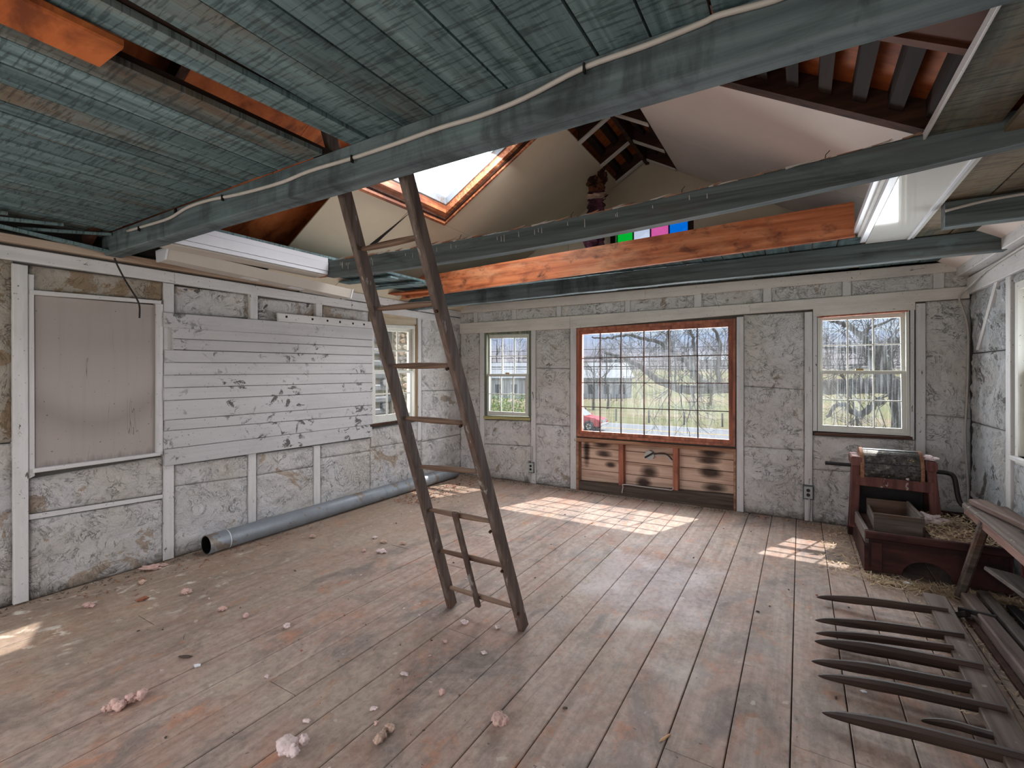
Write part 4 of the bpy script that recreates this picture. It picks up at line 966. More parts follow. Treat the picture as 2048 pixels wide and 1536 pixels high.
cable([p+Vector((.05, -.012, .015)), wq(1322, 906), wq(1334, 909), wq(1345, 920)], .006, 'cable', M['black'], 'dark cable stub curving from the junction box')
# fluorescent fixture hanging at the left edge of the opening
A, B = Vector((-3.74, 1.56, 2.262)), Vector((-3.63, 3.02, 2.185))
fx = empty('light_fixture', A, label='long white fluorescent fixture hanging tilted below the loft at left', category='light fixture')
dd = (B-A).normalized(); sd = dd.cross(Vector((0, 0, 1))).normalized(); uu = sd.cross(dd)
prof = [(-.095, .035), (.095, .035), (.07, -.042), (-.07, -.042)]
P = [A+sd*a+uu*b for a, b in prof]
g = G().prism(P, B-A); g.o('housing', M['diffuser'], fx)
G().prism([A+dd*-.006+sd*a*1.06+uu*b*1.08 for a, b in prof], dd*.012).o('end_cap', M['vinyl'], fx)
G().prism([B+dd*-.006+sd*a*1.06+uu*b*1.08 for a, b in prof], dd*.012).o('end_cap', M['vinyl'], fx)
for t, c in ((.36, 'gloss'), (.62, 'vinyl')):
    m = A.lerp(B, t)+uu*-.0425; G().prism([m+sd*.04, m+sd*-.03, m+sd*-.03+dd*.12, m+sd*.04+dd*.12], uu*-.001).o('sticker', M[c], fx)
G().tube([A+dd*1.43+uu*-.042-sd*.03, A+dd*1.43+uu*-.047-sd*.03], .006, 8).o('screw', M['iron'], fx)
# torn timber hanging near the gable
def ragged(name, pts, r, mat, parent, seed, nseg=26, nn=12):
    g = G(); P = smooth_pts(pts, nseg//(len(pts)-1)); vs = []
    for i, p in enumerate(P):
        t = i/(len(P)-1)
        for k in range(nn):
            a = 2*pi*k/nn; rr_ = r*(1+.55*mn.fractal(Vector((cos(a)*1.4, sin(a)*1.4, t*9+seed)), .8, 2.2, 4)+.4*mn.noise(Vector((k*1.7, t*4, seed))))
            vs.append(p+Vector((cos(a)*rr_*1.15, sin(a)*rr_*.7, .02*mn.noise(Vector((k, t*20, seed))))))
    fs = [(i*nn+k, i*nn+(k+1) % nn, (i+1)*nn+(k+1) % nn, (i+1)*nn+k) for i in range(len(P)-1) for k in range(nn)]
    fs += [tuple(reversed(range(nn))), tuple(range((len(P)-1)*nn, len(P)*nn))]
    return obj(name, vs, fs, mat, parent)
Y_ = 5.0
tp = empty('torn_post', ony(1190, 500, Y_), label='ragged rotten post, purple below, hanging under the far roof ridge', category='post')
ragged('upper_half', [ony(1182, 312, Y_), ony(1184, 350, Y_), ony(1190, 392, Y_)], .060, M['torn'], tp, 1)
ragged('upper_half', [ony(1202, 336, Y_), ony(1203, 360, Y_), ony(1197, 392, Y_)], .045, M['torn'], tp, 4)
ragged('lower_half', [ony(1192, 386, Y_), ony(1191, 420, Y_), ony(1188, 500, Y_)], .085, M['purple'], tp, 7)
ragged('foil_wrap', [ony(1192, 390, Y_-.03), ony(1194, 399, Y_-.03)], .085, M['wool_grey'], tp, 9, 6)
ragged('splinter', [ony(1210, 345, Y_), ony(1212, 362, Y_)], .02, M['torn'], tp, 12, 8, 6)

# ================================================================== RED HAND-CRANK MILL
mill = empty('crank_mill', (.65, 4.8, 0), label='old red-painted wooden mill with a punched drum and hand crank', category='machine')
MR, MD = M['red'], M['red_dark']
# front board with arched cut-out
def arch(x0, x1, z0, z1, cx, cr, rise, y, th, name, mat):
    g = G(); n = 14
    L = [(x0, z0), (cx-cr, z0)]+[(cx-cr*cos(pi*i/n), z0+rise*sin(pi*i/n)) for i in range(1, n)]+[(cx+cr, z0), (x1, z0)]
    T = [(x, z1+.012*(x-x0)) for x, _ in L]
    for (a, b), (c, d), (e, f), (gg, h) in zip(L, L[1:], T, T[1:]):
        if abs(c-a) < 1e-6: continue
        g.prism([(a, y, b), (c, y, d), (gg, y, h), (e, y, f)], (0, th, 0))
    return g.o(name, mat, mill)
arch(.425, 1.15, .03, .262, .745, .135, .115, 4.28, .025, 'skirt_board', MD)
G().bar((.405, 4.278, .285), (1.17, 4.278, .292), .04, .055, (0, 0, 1), .012, 8, .05).o('top_rail', MD, mill)
G().box((.44, 4.27, .04), (.50, 4.281, .235)).o('corner_block', MD, mill)
G().bar((.415, 4.29, .270), (.40, 5.28, .235), .028, .10, (0, 0, 1), .006, 6, .08).o('side_board', M['grey_y'], mill)
G().box((.40, 4.30, .0), (.425, 5.28, .20)).o('side_board', MD, mill)
G().box((1.15, 4.30, .0), (1.175, 5.28, .27)).o('side_board', MD, mill)
G().box((.425, 5.26, .0), (1.15, 5.285, .30)).o('back_board', MD, mill)
G().box((.427, 4.31, .20), (1.148, 5.255, .215)).o('tray_floor', M['dark'], mill)
for x0, x1 in ((.382, .445), (.862, .925)):
    s = 1 if x0 > .6 else -1
    G().bar((x0+.035+s*.03, 4.93, .16), ((x0+x1)/2-.01, 4.95, .70), .062, .065, (0, 1, 0), .006, 5, .04).o('post', MR, mill)
    G().bar((x0+.03+s*.02, 5.22, .02), ((x0+x1)/2-.01, 5.04, .66), .055, .05, (0, 1, 0), .006, 5, .04).o('post', MD, mill)
    G().bar(((x0+x1)/2-.01, 4.90, .715), ((x0+x1)/2-.01, 5.16, .715), .075, .075, (0, 0, 1), .010, 3, .05).o('bearing_block', MR, mill)
G().bar((.40, 4.925, .555), (.905, 4.925, .545), .03, .085, (0, 0, 1), .004, 6, .03).o('cross_rail', MR, mill)
G().bar((.40, 5.20, .50), (.905, 5.20, .50), .03, .085, (0, 0, 1), .004).o('cross_rail', MD, mill)
G().box((.44, 5.14, .22), (.88, 5.16, .52)).o('back_panel', M['iron'], mill)
dc = Vector((0, 5.05, .655)); R_ = .155
def xcyl(g, x0, x1, r, n=40, cap=True): return g.tube([(x0, dc.y, dc.z), (x1, dc.y, dc.z)], r, n, cap)
xcyl(G(), .438, .835, R_).o('drum', M['drum'], mill, False)
for x0, x1 in ((.430, .456), (.818, .842)): xcyl(G(), x0, x1, R_+.004).o('drum_hoop', wood('rusty_hoop', sc(70, 44, 30), sc(120, 82, 60), sc(150, 110, 84)), mill)
for k in range(3): G().bar((.458, dc.y-(R_+.001)*cos(radians(20+55*k)), dc.z+(R_+.001)*sin(radians(20+55*k))), (.816, dc.y-(R_+.001)*cos(radians(20+55*k)), dc.z+(R_+.001)*sin(radians(20+55*k))), .01, .003).o('drum_seam', M['iron'], mill)
xcyl(G(), .19, .99, .016, 12).o('axle', M['iron'], mill, True)
G().tube(smooth_pts([(.92, 5.05, .655), (1.0, 5.04, .655), (1.035, 5.0, .63), (1.05, 4.97, .50), (1.065, 4.95, .44), (1.10, 4.93, .425), (1.20, 4.90, .42)], 5), .017, 10).o('crank', M['iron'], mill, True)
G().tube([(1.12, 4.925, .423), (1.20, 4.90, .42)], .022, 10).o('crank_handle', M['dark'], mill, True)
# wooden box standing on the tray
bx = empty('wooden_box', (.61, 4.7, .285), label='open grey wooden box sitting on the tray of the red mill', category='box')
G().bar((.465, 4.40, .352), (.755, 4.40, .352), .018, .135, (0, 0, 1), .003, 4, .03).o('side', M['grey_x'], bx)
G().bar((.47, 5.0-.11, .352), (.745, 5.0-.11, .352), .018, .135, (0, 0, 1), .003, 4, .03).o('side', M['grey_x'], bx)
G().bar((.745, 4.412, .355), (.735, 4.88, .355), .02, .15, (0, 0, 1), .003, 4, .03).o('side', M['grey_y'], bx)
G().bar((.475, 4.412, .33), (.480, 4.88, .33), .016, .08, (0, 0, 1), .003, 4, .03).o('side', M['grey_y'], bx)
G().box((.486, 4.412, .286), (.732, 4.878, .296)).o('bottom', M['grey_y'], bx)
G().bar((.75, 4.392, .36), (.75, 4.392, .27), .012, .02, (0, 1, 0)).o('corner_strip', M['dark'], bx)
# support ledge under the box, part of the mill
G().box((.43, 4.32, .235), (.80, 4.90, .284)).o('ledge', M['dark'], mill)
# chaff heaped in the tray
def strips(n, area_fn, L, wdt, mat, name, seed, lift=.004, curl=.4, **kw):
    r = random.Random(seed); g = G()
    for _ in range(n):
        p = Vector(area_fn(r)); a = r.uniform(0, 2*pi); l = r.uniform(*L); w_ = r.uniform(*wdt); z0 = p.z+r.uniform(0, lift)
        dx, dy = cos(a), sin(a); t = r.uniform(-curl, curl)
        a0 = p+Vector((0, 0, z0-p.z)); a1 = a0+Vector((dx*l/2, dy*l/2, abs(t)*l*.3)); a2 = a0+Vector((cos(a+t)*l/2+dx*l/2, sin(a+t)*l/2+dy*l/2, r.uniform(0, .2)*l))
        s = Vector((-dy, dx, 0))*w_/2; h = Vector((0, 0, w_*.6))
        k = len(g.v); g.v += [a0-s, a0+s, a1+s, a1-s+h*0, a2+h]
        g.f += [(k, k+1, k+2, k+3), (k+3, k+2, k+4)]
    return g.o(name, mat, **kw)
def heap(x0, x1, y0, y1, z, amp, mat, name, seed, res=.02, **kw):
    nx, ny = int((x1-x0)/res), int((y1-y0)/res); vs = []; fs = []
    for j in range(ny+1):
        for i in range(nx+1):
            x = x0+(x1-x0)*i/nx; y = y0+(y1-y0)*j/ny; e = min(i, nx-i, j, ny-j)/3
            h = amp*(.6+.6*mn.fractal(Vector((x*7, y*7, seed)), .9, 2.1, 5))*min(1, e)
            vs.append((x, y, z+max(0, h)))
    for j in range(ny):
        for i in range(nx):
            k = j*(nx+1)+i; fs.append((k, k+1, k+nx+2, k+nx+1))
    return obj(name, vs, fs, mat, **kw)
hp_ = heap(.76, 1.146, 4.305, 5.2, .216, .085, M['straw_red'], 'chaff', 3, label='heap of reddish chaff and straw filling the tray of the mill', category='straw', kind='stuff')
st = strips(900, lambda r: (r.uniform(.79, 1.13), r.uniform(4.33, 5.15), .275+r.uniform(0, .03)), (.02, .08), (.004, .010), M['straw'], 'straw', 5, .02, label='loose straw on top of the chaff in the mill tray', category='straw', kind='stuff')

# ================================================================== TUFTS OF INSULATION, SCRAPS, LITTER
def clump(loc, L, r, n, ang, mat, seed, label, name='insulation_tuft', cat='insulation'):
    R = random.Random(seed); bm = bmesh.new(); ca, sa = cos(ang), sin(ang)
    for i in range(n):
        t = (i/(max(1, n-1))-.5)*2; q = r*R.uniform(.65, 1.1)*(1-.35*abs(t)); k = R.random()*9
        c = Vector((t*L*ca+R.gauss(0, r*.45), t*L*sa+R.gauss(0, r*.45), q*.8+R.uniform(0, r*.5)))
        for v in bmesh.ops.create_icosphere(bm, subdivisions=3, radius=1)['verts']:
            u_ = v.co.normalized(); f = 1+.42*mn.fractal(u_*2.2+Vector((k, 0, seed)), .7, 2.3, 5)+.22*abs(mn.noise(u_*6+Vector((0, k, 0))))
            v.co = c+u_*q*f
    zm = min(v.co.z for v in bm.verts)
    for v in bm.verts: v.co.z -= zm
    me = bpy.data.meshes.new(name); bm.to_mesh(me); bm.free(); me.materials.append(mat); me.shade_smooth()
    o = bpy.data.objects.new(name, me); COL.objects.link(o); o.location = loc
    return tag(o, label, cat)
def blob(loc, sx, sy, sz, mat, seed, label, rot=0., rough=.55, name='insulation_tuft', cat='insulation', sub=4, group=None, lobes=3):
    bm = bmesh.new(); bmesh.ops.create_icosphere(bm, subdivisions=sub, radius=1)
    for v in bm.verts:
        n_ = v.co.normalized(); k = seed*5.3
        f = 1+rough*mn.fractal(n_*1.6+Vector((k, 0, 0)), .7, 2.3, 6)+rough*.35*abs(mn.noise(n_*lobes*2+Vector((0, k, 0))))
        f += .07*mn.noise(n_*16+Vector((k, k, 0)))
        c = n_*f; c = Vector((c.x*sx, c.y*sy, c.z*sz)); v.co = Vector((c.x*cos(rot)-c.y*sin(rot), c.x*sin(rot)+c.y*cos(rot), c.z))
    zm = min(v.co.z for v in bm.verts)
    for v in bm.verts: v.co.z -= zm
    me = bpy.data.meshes.new(name); bm.to_mesh(me); bm.free(); me.materials.append(mat); me.shade_smooth()
    o = bpy.data.objects.new(name, me); COL.objects.link(o); o.location = loc
    return tag(o, label, cat, group)
def fz(x, y): p = onz(x, y, 0); p.z = -.0005; return p
W_, WG, WW = M['wool'], M['wool_grey'], M['wool_white']
clump(fz(250, 1412), .060, .023, 10, radians(68), W_, 1, 'long shaggy pink wool tuft nearest the lower left corner')
clump(fz(582, 1514), .040, .029, 9, radians(20), WW, 2, 'largest pale pink wool tuft at the bottom edge of the floor')
clump(fz(768, 1476), .046, .016, 9, radians(88), WG, 3, 'long dusty grey-pink wool tuft on the near floorboards')
clump(fz(1000, 1446), .014, .024, 9, 0, W_, 4, 'round pink wool ball in the middle of the near floor')
blob(fz(884, 1390), .014, .013, .013, W_, 5, 'small pink wool ball behind the round pink ball', 0, .3)
blob(fz(492, 1236), .015, .015, .015, W_, 6, 'small smooth pink ball on the boards left of the ladder', 0, .1)
blob(fz(574, 1256), .020, .015, .011, WW, 7, 'small white wool scrap right of the smooth pink ball', 0, .5)
blob(fz(445, 1222), .020, .016, .012, W_, 8, 'small pink scrap just left of the smooth pink ball', .4, .6)
blob(fz(373, 1188), .026, .018, .014, W_, 9, 'lone pink scrap between pipe end and smooth ball', 1, .6)
blob(fz(303, 1140), .055, .022, .016, W_, 10, 'pink scrap heap by the left wall near the pipe mouth', .7, .8)
blob(fz(322, 1134), .036, .014, .010, W_, 11, 'flat pink scrap beside the heap near the pipe mouth', 1.2, .6)
blob(fz(284, 1168), .024, .018, .012, WG, 12, 'dusty pink scrap in front of the scrap heap', 0, .6)
blob(fz(178, 1214), .030, .020, .012, W_, 13, 'pinkish scrap on the white-spotted boards at left', .5, .7)
blob(fz(763, 1106), .034, .020, .014, WW, 14, 'pale wool scrap left of the ladder foot, largest of three', .3, .6)
blob(fz(767, 1086), .030, .014, .010, WG, 15, 'grey wool scrap behind the pale one left of the ladder', .1, .7)
blob(fz(806, 1089), .024, .012, .010, WG, 16, 'grey wool scrap closest to the left ladder rail', .1, .7)
blob(fz(750, 1077), .020, .014, .008, WW, 17, 'pale flake farthest back of the scraps left of the ladder', .1, .6)
blob(fz(728, 1104), .013, .012, .012, W_, 18, 'tiny pink scrap left of the pale wool scrap', .1, .4)
blob(fz(625, 1076), .030, .016, .011, WG, 19, 'dusty scrap beside the middle of the pipe', .2, .7)
blob(fz(929, 1248), .016, .013, .010, WW, 20, 'small white tuft between the ladder feet', .1, .8)
blob(fz(995, 1257), .014, .012, .008, WW, 21, 'pale speck just left of the right ladder foot', .1, .5)
blob(fz(891, 1286), .011, .009, .007, W_, 22, 'tiny pink speck in front of the left ladder foot', .1, .5)
blob(fz(968, 1307), .015, .011, .004, WW, 23, 'flat white flake in front of the ladder', .1, .6)
blob(fz(748, 1420), .016, .008, .006, WW, 24, 'small white flake behind the long dusty tuft', .6, .5)
blob(fz(614, 1445), .015, .008, .006, WW, 25, 'small white flake above the largest pale tuft', .4, .5)
blob(fz(752, 1450), .008, .008, .007, W_, 26, 'tiny pink crumb beside the long dusty tuft', .4, .5)
blob(fz(809, 1349), .018, .010, .004, WW, 27, 'flat cream flake among the near floorboards', .2, .6)
blob(fz(395, 1334), .012, .008, .006, M['paper'], 28, 'bright white paper scrap on the left boards', .6, .8, 'paper_scrap', 'paper')
blob(fz(1816, 1170), .020, .012, .008, M['paper'], 29, 'bright white paper scrap below the red mill arch', .2, .8, 'paper_scrap', 'paper')
blob(fz(1728, 1385), .010, .007, .004, M['paper'], 30, 'tiny white scrap between the rake teeth', .2, .8, 'paper_scrap', 'paper')
blob(fz(534, 1355), .009, .007, .006, WW, 31, 'tiny white crumb on the boards left of the ladder', .2, .6)
blob(fz(286, 1160), .014, .008, .006, M['leaf'], 32, 'dry brown leaf beside the dusty pink scrap', .2, .6, 'leaf', 'leaf')
blob(fz(285, 1202), .030, .008, .010, M['leaf'], 33, 'curled brown leaf on the white-spotted boards', 1.3, .6, 'leaf', 'leaf')
blob(fz(1330, 1477), .006, .035, .003, wood('chip_wood', sc(150, 110, 76), sc(190, 150, 112), sc(210, 176, 140)), 34, 'yellowish wood chip stuck in a floor joint', radians(-25), .3, 'wood_chip', 'wood chip', 3)
blob(fz(370, 1316), .032, .007, .006, M['dust'], 35, 'thin dark twig scrap on the left boards', .6, .4, 'twig', 'twig')
blob(Vector((.86, 4.84, .262)), .085, .05, .035, WW, 36, 'pale wool wad at the foot of the right mill post', .5, .8)
blob(Vector((.885, 4.99, .752)), .045, .05, .014, WW, 37, 'wool fluff lying on top of the right mill post', .5, .8)
blob(Vector((.76, 4.925, .590)), .035, .012, .008, WW, 38, 'wool fluff on the red cross rail of the mill', .5, .8)
rc = random.Random(21)
for k in range(60):     # crumbs and clods one can count, strewn on the open floor
    x, y = rc.uniform(-3.6, .3), rc.uniform(.9, 5.0)
    m, nm, lb = ((M['dust'], 'clod', 'tiny dark clod strewn on the floorboards'), (WW, 'wool_crumb', 'tiny pale wool crumb strewn on the floorboards'), (M['leaf'], 'leaf_crumb', 'tiny brown leaf crumb strewn on the floorboards'))[rc.choice((0, 0, 1, 2))]
    blob(Vector((x, y, -.0005)), rc.uniform(.004, .011), rc.uniform(.003, .007), rc.uniform(.002, .005), m, k, lb, rc.uniform(0, 3), .6, nm, 'debris', 1, lb.replace('tiny', 'tiny scattered').replace('clod strewn on the floorboards', 'clods').replace('crumb strewn on the floorboards', 'crumbs'))
strips(900, lambda r: (lambda t: (r.gauss(.33, .13)+.0*t, 4.15+t*1.25, .0))(r.random()), (.015, .07), (.003, .007), M['straw'], 'straw', 8, .012, label='straw strewn on the floor left of the red mill', category='straw', kind='stuff')
strips(1100, lambda r: (r.uniform(.40, 1.2), r.gauss(4.16, .07), .0), (.02, .09), (.003, .007), M['straw'], 'straw', 9, .02, label='straw strewn along the front of the red mill and under its arch', category='straw', kind='stuff')
strips(700, lambda r: (r.uniform(.55, 1.22), r.uniform(2.6, 4.1), .0), (.02, .08), (.003, .006), M['straw'], 'straw', 10, .01, label='straw scattered under the bench and around the lumber', category='straw', kind='stuff')
strips(420, lambda r: (r.gauss(-3.78, .14), r.uniform(3.9, 5.35), .0), (.012, .04), (.008, .018), M['leaf'], 'leaves', 11, .01, label='dry leaf litter beside the far end of the pipe', category='leaves', kind='stuff')
strips(160, lambda r: (r.gauss(-3.95, .08), r.uniform(1.2, 3.0), .0), (.01, .03), (.006, .012), M['leaf'], 'leaves', 12, .008, label='sparse leaf litter beside the mouth of the pipe', category='leaves', kind='stuff')
strips(70, lambda r: (r.uniform(-3.9, .4), r.uniform(.8, 5.2), .0), (.015, .06), (.001, .003), M['dust'], 'twig_bits', 13, .004, label='fine dark twig bits scattered over the open floor', category='debris', kind='stuff')
strips(500, lambda r: (r.uniform(-4.1, .2), 5.40+r.gauss(0, .03), .0), (.006, .03), (.004, .012), M['dust'], 'grit', 14, .01, label='dark grit gathered along the foot of the back wall', category='debris', kind='stuff')
strips(500, lambda r: (-4.12+r.gauss(0, .03), r.uniform(.8, 5.3), .0), (.006, .03), (.004, .012), M['dust'], 'grit', 15, .01, label='dark grit gathered along the foot of the left wall', category='debris', kind='stuff')

# ================================================================== WOODEN RAKE WITH LONG TEETH
rake = empty('buck_rake', (.72, 3.0, 0), label='broad wooden hay rake with long pointed teeth lying on the floor', category='rake')
edge = [((1853, 1186), (1884, 1190)), ((1870, 1218), (1897, 1218)), ((1895, 1280), (1929, 1268)), ((1925, 1345), (1961, 1325)), ((1962, 1405), (2008, 1411)), ((1990, 1470), (2040, 1470)), ((2022, 1536), (2080, 1536))]
zt = .085; L_ = [onz(*a, zt) for a, b in edge]; R2 = [onz(*b, zt) for a, b in edge]
xl, xr_ = sum(p.x for p in L_)/len(L_), sum(p.x for p in R2)/len(R2)
print('rake bar', [tuple(round(c, 3) for c in p) for p in L_], [tuple(round(c, 3) for c in p) for p in R2])
a = (L_[0]+R2[0])/2; b = (L_[-1]+R2[-1])/2; wd = sum((r-l).length for l, r in zip(L_, R2))/len(L_)*1.02
G().bar((a.x, a.y, zt-.014), (b.x, b.y-.25, zt-.014), wd, .028, (0, 0, 1), .004, 20, .05).o('head_bar', M['grey_rake'], rake)
T = [((1633, 1194), (1896, 1219), .040, .030), ((1630, 1240), (1928, 1270), .042, .034), ((1631, 1266), (1907, 1293), .036, .030), ((1629, 1282), (1966, 1332), .052, .040),
     ((1623, 1322), (1942, 1368), .046, .034), ((1636, 1351), (2013, 1417), .042, .034), ((1644, 1425), (2055, 1513), .046, .036), ((1842, 1441), (1986, 1466), .028, .022)]
for (t, e, h, w_) in T:
    p = onz(*t, .030); q = onz(*e, .098)
    mid = p.lerp(q, .45)+Vector((0, 0, .010)); m0 = p.lerp(q, .12)+Vector((0, 0, .006)); m1 = p.lerp(q, .75)+Vector((0, 0, .004))
    pts = smooth_pts([p, m0, mid, m1, q], 5); g = G(); k0 = 0; n = 8
    for i, c in enumerate(pts):
        s = i/(len(pts)-1); f = min(1, .05+2.0*s**.85)*(1-.12*s)
        for k in range(n):
            an = 2*pi*(k+.5)/n; g.v.append(c+Vector((0, cos(an)*w_/2*f*1.1, sin(an)*h/2*f*1.35-h*.35*s)))
    for i in range(len(pts)-1): g.f += [(i*n+k, (i+1)*n+k, (i+1)*n+(k+1) % n, i*n+(k+1) % n) for k in range(n)]
    g.f += [tuple(range(n)), tuple(range(len(g.v)-1, len(g.v)-n-1, -1))]
    g.o('tooth', M['tine'], rake)

# ================================================================== BENCH AND LUMBER AT RIGHT
bench = empty('bench', (1.08, 3.7, 0), label='weathered grey bench with splayed legs against the right wall', category='bench')
G().bar((1.085, 4.47, .527), (1.085, 2.2, .527), .235, .046, (0, 0, 1), .010, 16, .05).o('seat', M['grey_rake'], bench)
G().bar((.975, 4.43, .505), (.955, 2.25, .505), .012, .050, (0, 0, 1), .003, 8, .1).o('edge_board', wood('worn_bench_edge', sc(84, 56, 48), sc(126, 96, 86), sc(150, 120, 108)), bench)
for (x0, y0), (x1, y1) in (((.985, 4.06), (.872, 4.11)), ((1.15, 4.06), (1.20, 4.10)), ((.99, 2.55), (.90, 2.45)), ((1.15, 2.55), (1.2, 2.45))):
    G().bar((x1, y1, .0), (x0, y0, .52), .045, .05, (0, 1, 0), .014, 6, .08, .055, .060).o('leg', M['grey_x'] if x0 < 1.1 else M['red'], bench)
G().bar((1.09, 3.8, .551), (1.09, 3.55, .551), .05, .002).o('slot', M['black'], bench)
G().bar((1.03, 3.3, .551), (1.03, 3.15, .551), .05, .002).o('slot', M['black'], bench)
pb = G().bar((1.03, 4.40, .574), (1.19, 3.42, .580), .095, .040, (0, 0, 1), .008, 8, .08).o('plank', wood('reddish_plank', sc(84, 64, 56), sc(118, 96, 87), sc(142, 120, 110)), None, label='narrow reddish plank lying on top of the bench', category='plank')
q = Vector((.0, 0, 0))
b1 = empty('timber', (.9, 3.2, 0), label='long worn reddish timber with iron fitting on the floor beside the rake', category='timber')
G().bar((.905, 4.04, .035), (.935, 2.3, .035), .075, .07, (0, 0, 1), .008, 12, .06)\
    .o('shaft', wood('pinkish_timber', sc(66, 54, 50), sc(98, 84, 78), sc(120, 106, 99)), b1)
G().bar((.845, 3.85, .012), (.875, 2.4, .012), .03, .024, (0, 0, 1), .004, 10, .1).o('side_rail', M['dark'], b1)
G().bar((.80, 3.78, .055), (.95, 3.72, .068), .02, .025, (0, 0, 1), .003).o('iron_strap', M['iron'], b1)
G().bar((.80, 3.80, .01), (.83, 3.72, .06), .025, .03, (0, 0, 1), .003).o('iron_strap', M['iron'], b1)
b2 = G().bar((1.0, 4.16, .03), (1.035, 2.4, .03), .065, .06, (0, 0, 1), .008, 12, .06).o('timber', M['grey_y'], None, label='long grey timber on the floor under the bench', category='timber')
G().bar((1.10, 4.05, .02), (1.12, 2.6, .02), .05, .04, (0, 0, 1), .004, 8, .1).o('timber', M['iron'], None, label='dark timber strip hidden in the shade against the right wall', category='timber')
G().bar((1.02, 3.92, .27), (1.17, 3.1, .24), .16, .022, (.2, 0, 1), .003, 6, .05).o('plank', M['grey_y'], None, label='loose grey board wedged below the bench', category='plank')

# ================================================================== OUTDOORS
GZ = -3.05
def sm(a, b, x): t = max(0, min(1, (x-a)/(b-a))); return t*t*(3-2*t)
def terr(x, y):
    r = sqrt(x*x+y*y); dcam = y*CS-x*SN
    h = GZ+7*sm(62, 230, r)+40*sm(260, 620, r)+12*sm(500, 900, r)
    h += (sm(90, 300, r)*1.6+sm(300, 600, r)*9)*mn.fractal(Vector((x*.006, y*.006, 1.)), 1., 2., 4)
    return h
def ground_mat():
    N = NT('spring_fields_hazed_woods')
    v = N.vec(ONE, False); sp = N.n('ShaderNodeSeparateXYZ'); N.l(N.tc, sp.inputs[0])
    c = N.ramp(N.noise(v, .05, 5, .6), [(.35, (.13, .16, .075)), (.5, (.20, .19, .11)), (.66, (.27, .20, .155))])
    c = N.mix(N.ramp(N.noise(v, 1.3, 6, .7), [(.3, .5), (.6, 0)]), c, (.13, .15, .06))
    wv = N.noise(N.vec((1, 1, .3), False), .12, 9, .75)
    wd = N.ramp(wv, [(.35, (.10, .11, .14)), (.55, (.18, .165, .19)), (.7, (.25, .24, .27))])
    f = N.n('ShaderNodeMapRange'); N.l(N.math('ADD', sp.outputs['Z'], N.math('MULTIPLY', N.noise(v, .02, 4, .6), 10.)), f.inputs[0])
    f.inputs[1].default_value = 6.5; f.inputs[2].default_value = 8.5
    c = N.mix(f.outputs[0], c, wd)
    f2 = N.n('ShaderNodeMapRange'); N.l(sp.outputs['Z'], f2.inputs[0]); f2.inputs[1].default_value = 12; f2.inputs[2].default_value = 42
    c = N.mix(f2.outputs[0], c, (.15, .21, .33))  # aerial haze painted in: far heights mixed towards blue
    return N.fin(c, .95, 0, .1)
vs = []; fs = []; rad = [0, 6, 12, 20, 30, 40, 50, 62, 76, 92, 110, 130, 155, 185, 220, 260, 300, 345, 395, 450, 510, 580, 660, 750, 900, 1300]; na = 120
for r_ in rad[1:]:
    for k in range(na): x, y = r_*cos(2*pi*k/na), r_*sin(2*pi*k/na); vs.append((x, y, terr(x, y) if r_ > 55 else GZ))
c0 = len(vs); vs.append((0, 0, GZ))
fs += [(c0, k, (k+1) % na) for k in range(na)]
for j in range(len(rad)-2): fs += [(j*na+k, (j+1)*na+k, (j+1)*na+(k+1) % na, j*na+(k+1) % na) for k in range(na)]
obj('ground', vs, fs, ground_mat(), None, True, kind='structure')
G().box((-4.34, -1.34, GZ-.1), (1.40, 5.64, -.302)).o('foundation_wall', M['plaster'], None, kind='structure')
asph = flat('asphalt', (.20, .225, .265), .8, 0, .12, 3., .1)
road = G().box((-160, 33.2, GZ-.05), (160, 41.4, GZ+.02)).o('road', asph, None, kind='structure')
ypaint = flat('yellow_line_paint', (.55, .40, .12), .7); wpaint = flat('white_line_paint', (.55, .55, .55), .7)
for y in (37.35, 37.62): G().box((-160, y-.06, GZ+.02), (160, y+.06, GZ+.026)).o('marking_line', ypaint, road)
for y in (33.6, 41.0): G().box((-160, y-.06, GZ+.02), (160, y+.06, GZ+.026)).o('marking_line', wpaint, road)
# fence posts beyond the road
post_m = flat('weathered_post', (.10, .09, .085), .9)
first = None
for k in range(16):
    x = -40+k*3.05+.9
    if first is None:
        first = G().bar((0, 0, 0), (0, 0, 1.15), .14, .14, (0, 1, 0), .02, 3, .15).o('fence_post', post_m); o = first
    else: o = first.copy(); COL.objects.link(o)
    o.location = (x, 43.2, GZ)
    tag(o, 'weathered wooden fence post on the far side of the road', 'fence post', 'fence posts along the far side of the road')
fw = G()
for z in (.35, .65, .95): fw.tube([(-40, 43.2, GZ+z), (8, 43.2, GZ+z)], .006, 3)
fw.o('fence_wire', M['iron'], None, label='thin wires strung between the roadside fence posts', category='fence wire')
for k in range(9):
    p = onz(1168+k*10, 800, GZ); o = first.copy(); COL.objects.link(o); o.location = (p.x+k*.2, 72, terr(p.x, 72)-.05); o.rotation_euler.z = .3
    tag(o, 'dark fence post beside the white building across the field', 'fence post', 'fence posts beside the white building')
# power lines
for k, (y, z, r_) in enumerate(((30., 3.35, .02), (30.3, 2.85, .03), (30.6, 2.55, .02), (30.2, 2.2, .035), (30.4, 2.05, .02))):
    pts = [(-60+i*6, y, z-.35*sin(pi*i/20)) for i in range(21)]
    G().tube(pts, r_, 5).o('power_line', M['iron'], None, label='%s black power line strung across the road view' % ('topmost', 'second from top', 'middle', 'second from bottom', 'lowest')[k], category='power line')
for x in (-60, 60):
    G().tube([(x, 30.3, GZ), (x, 30.3, 5.5)], [.16, .11], 10).o('utility_pole', post_m, None, label='utility pole at the %s end of the power lines' % ('western' if x < 0 else 'eastern'), category='utility pole')
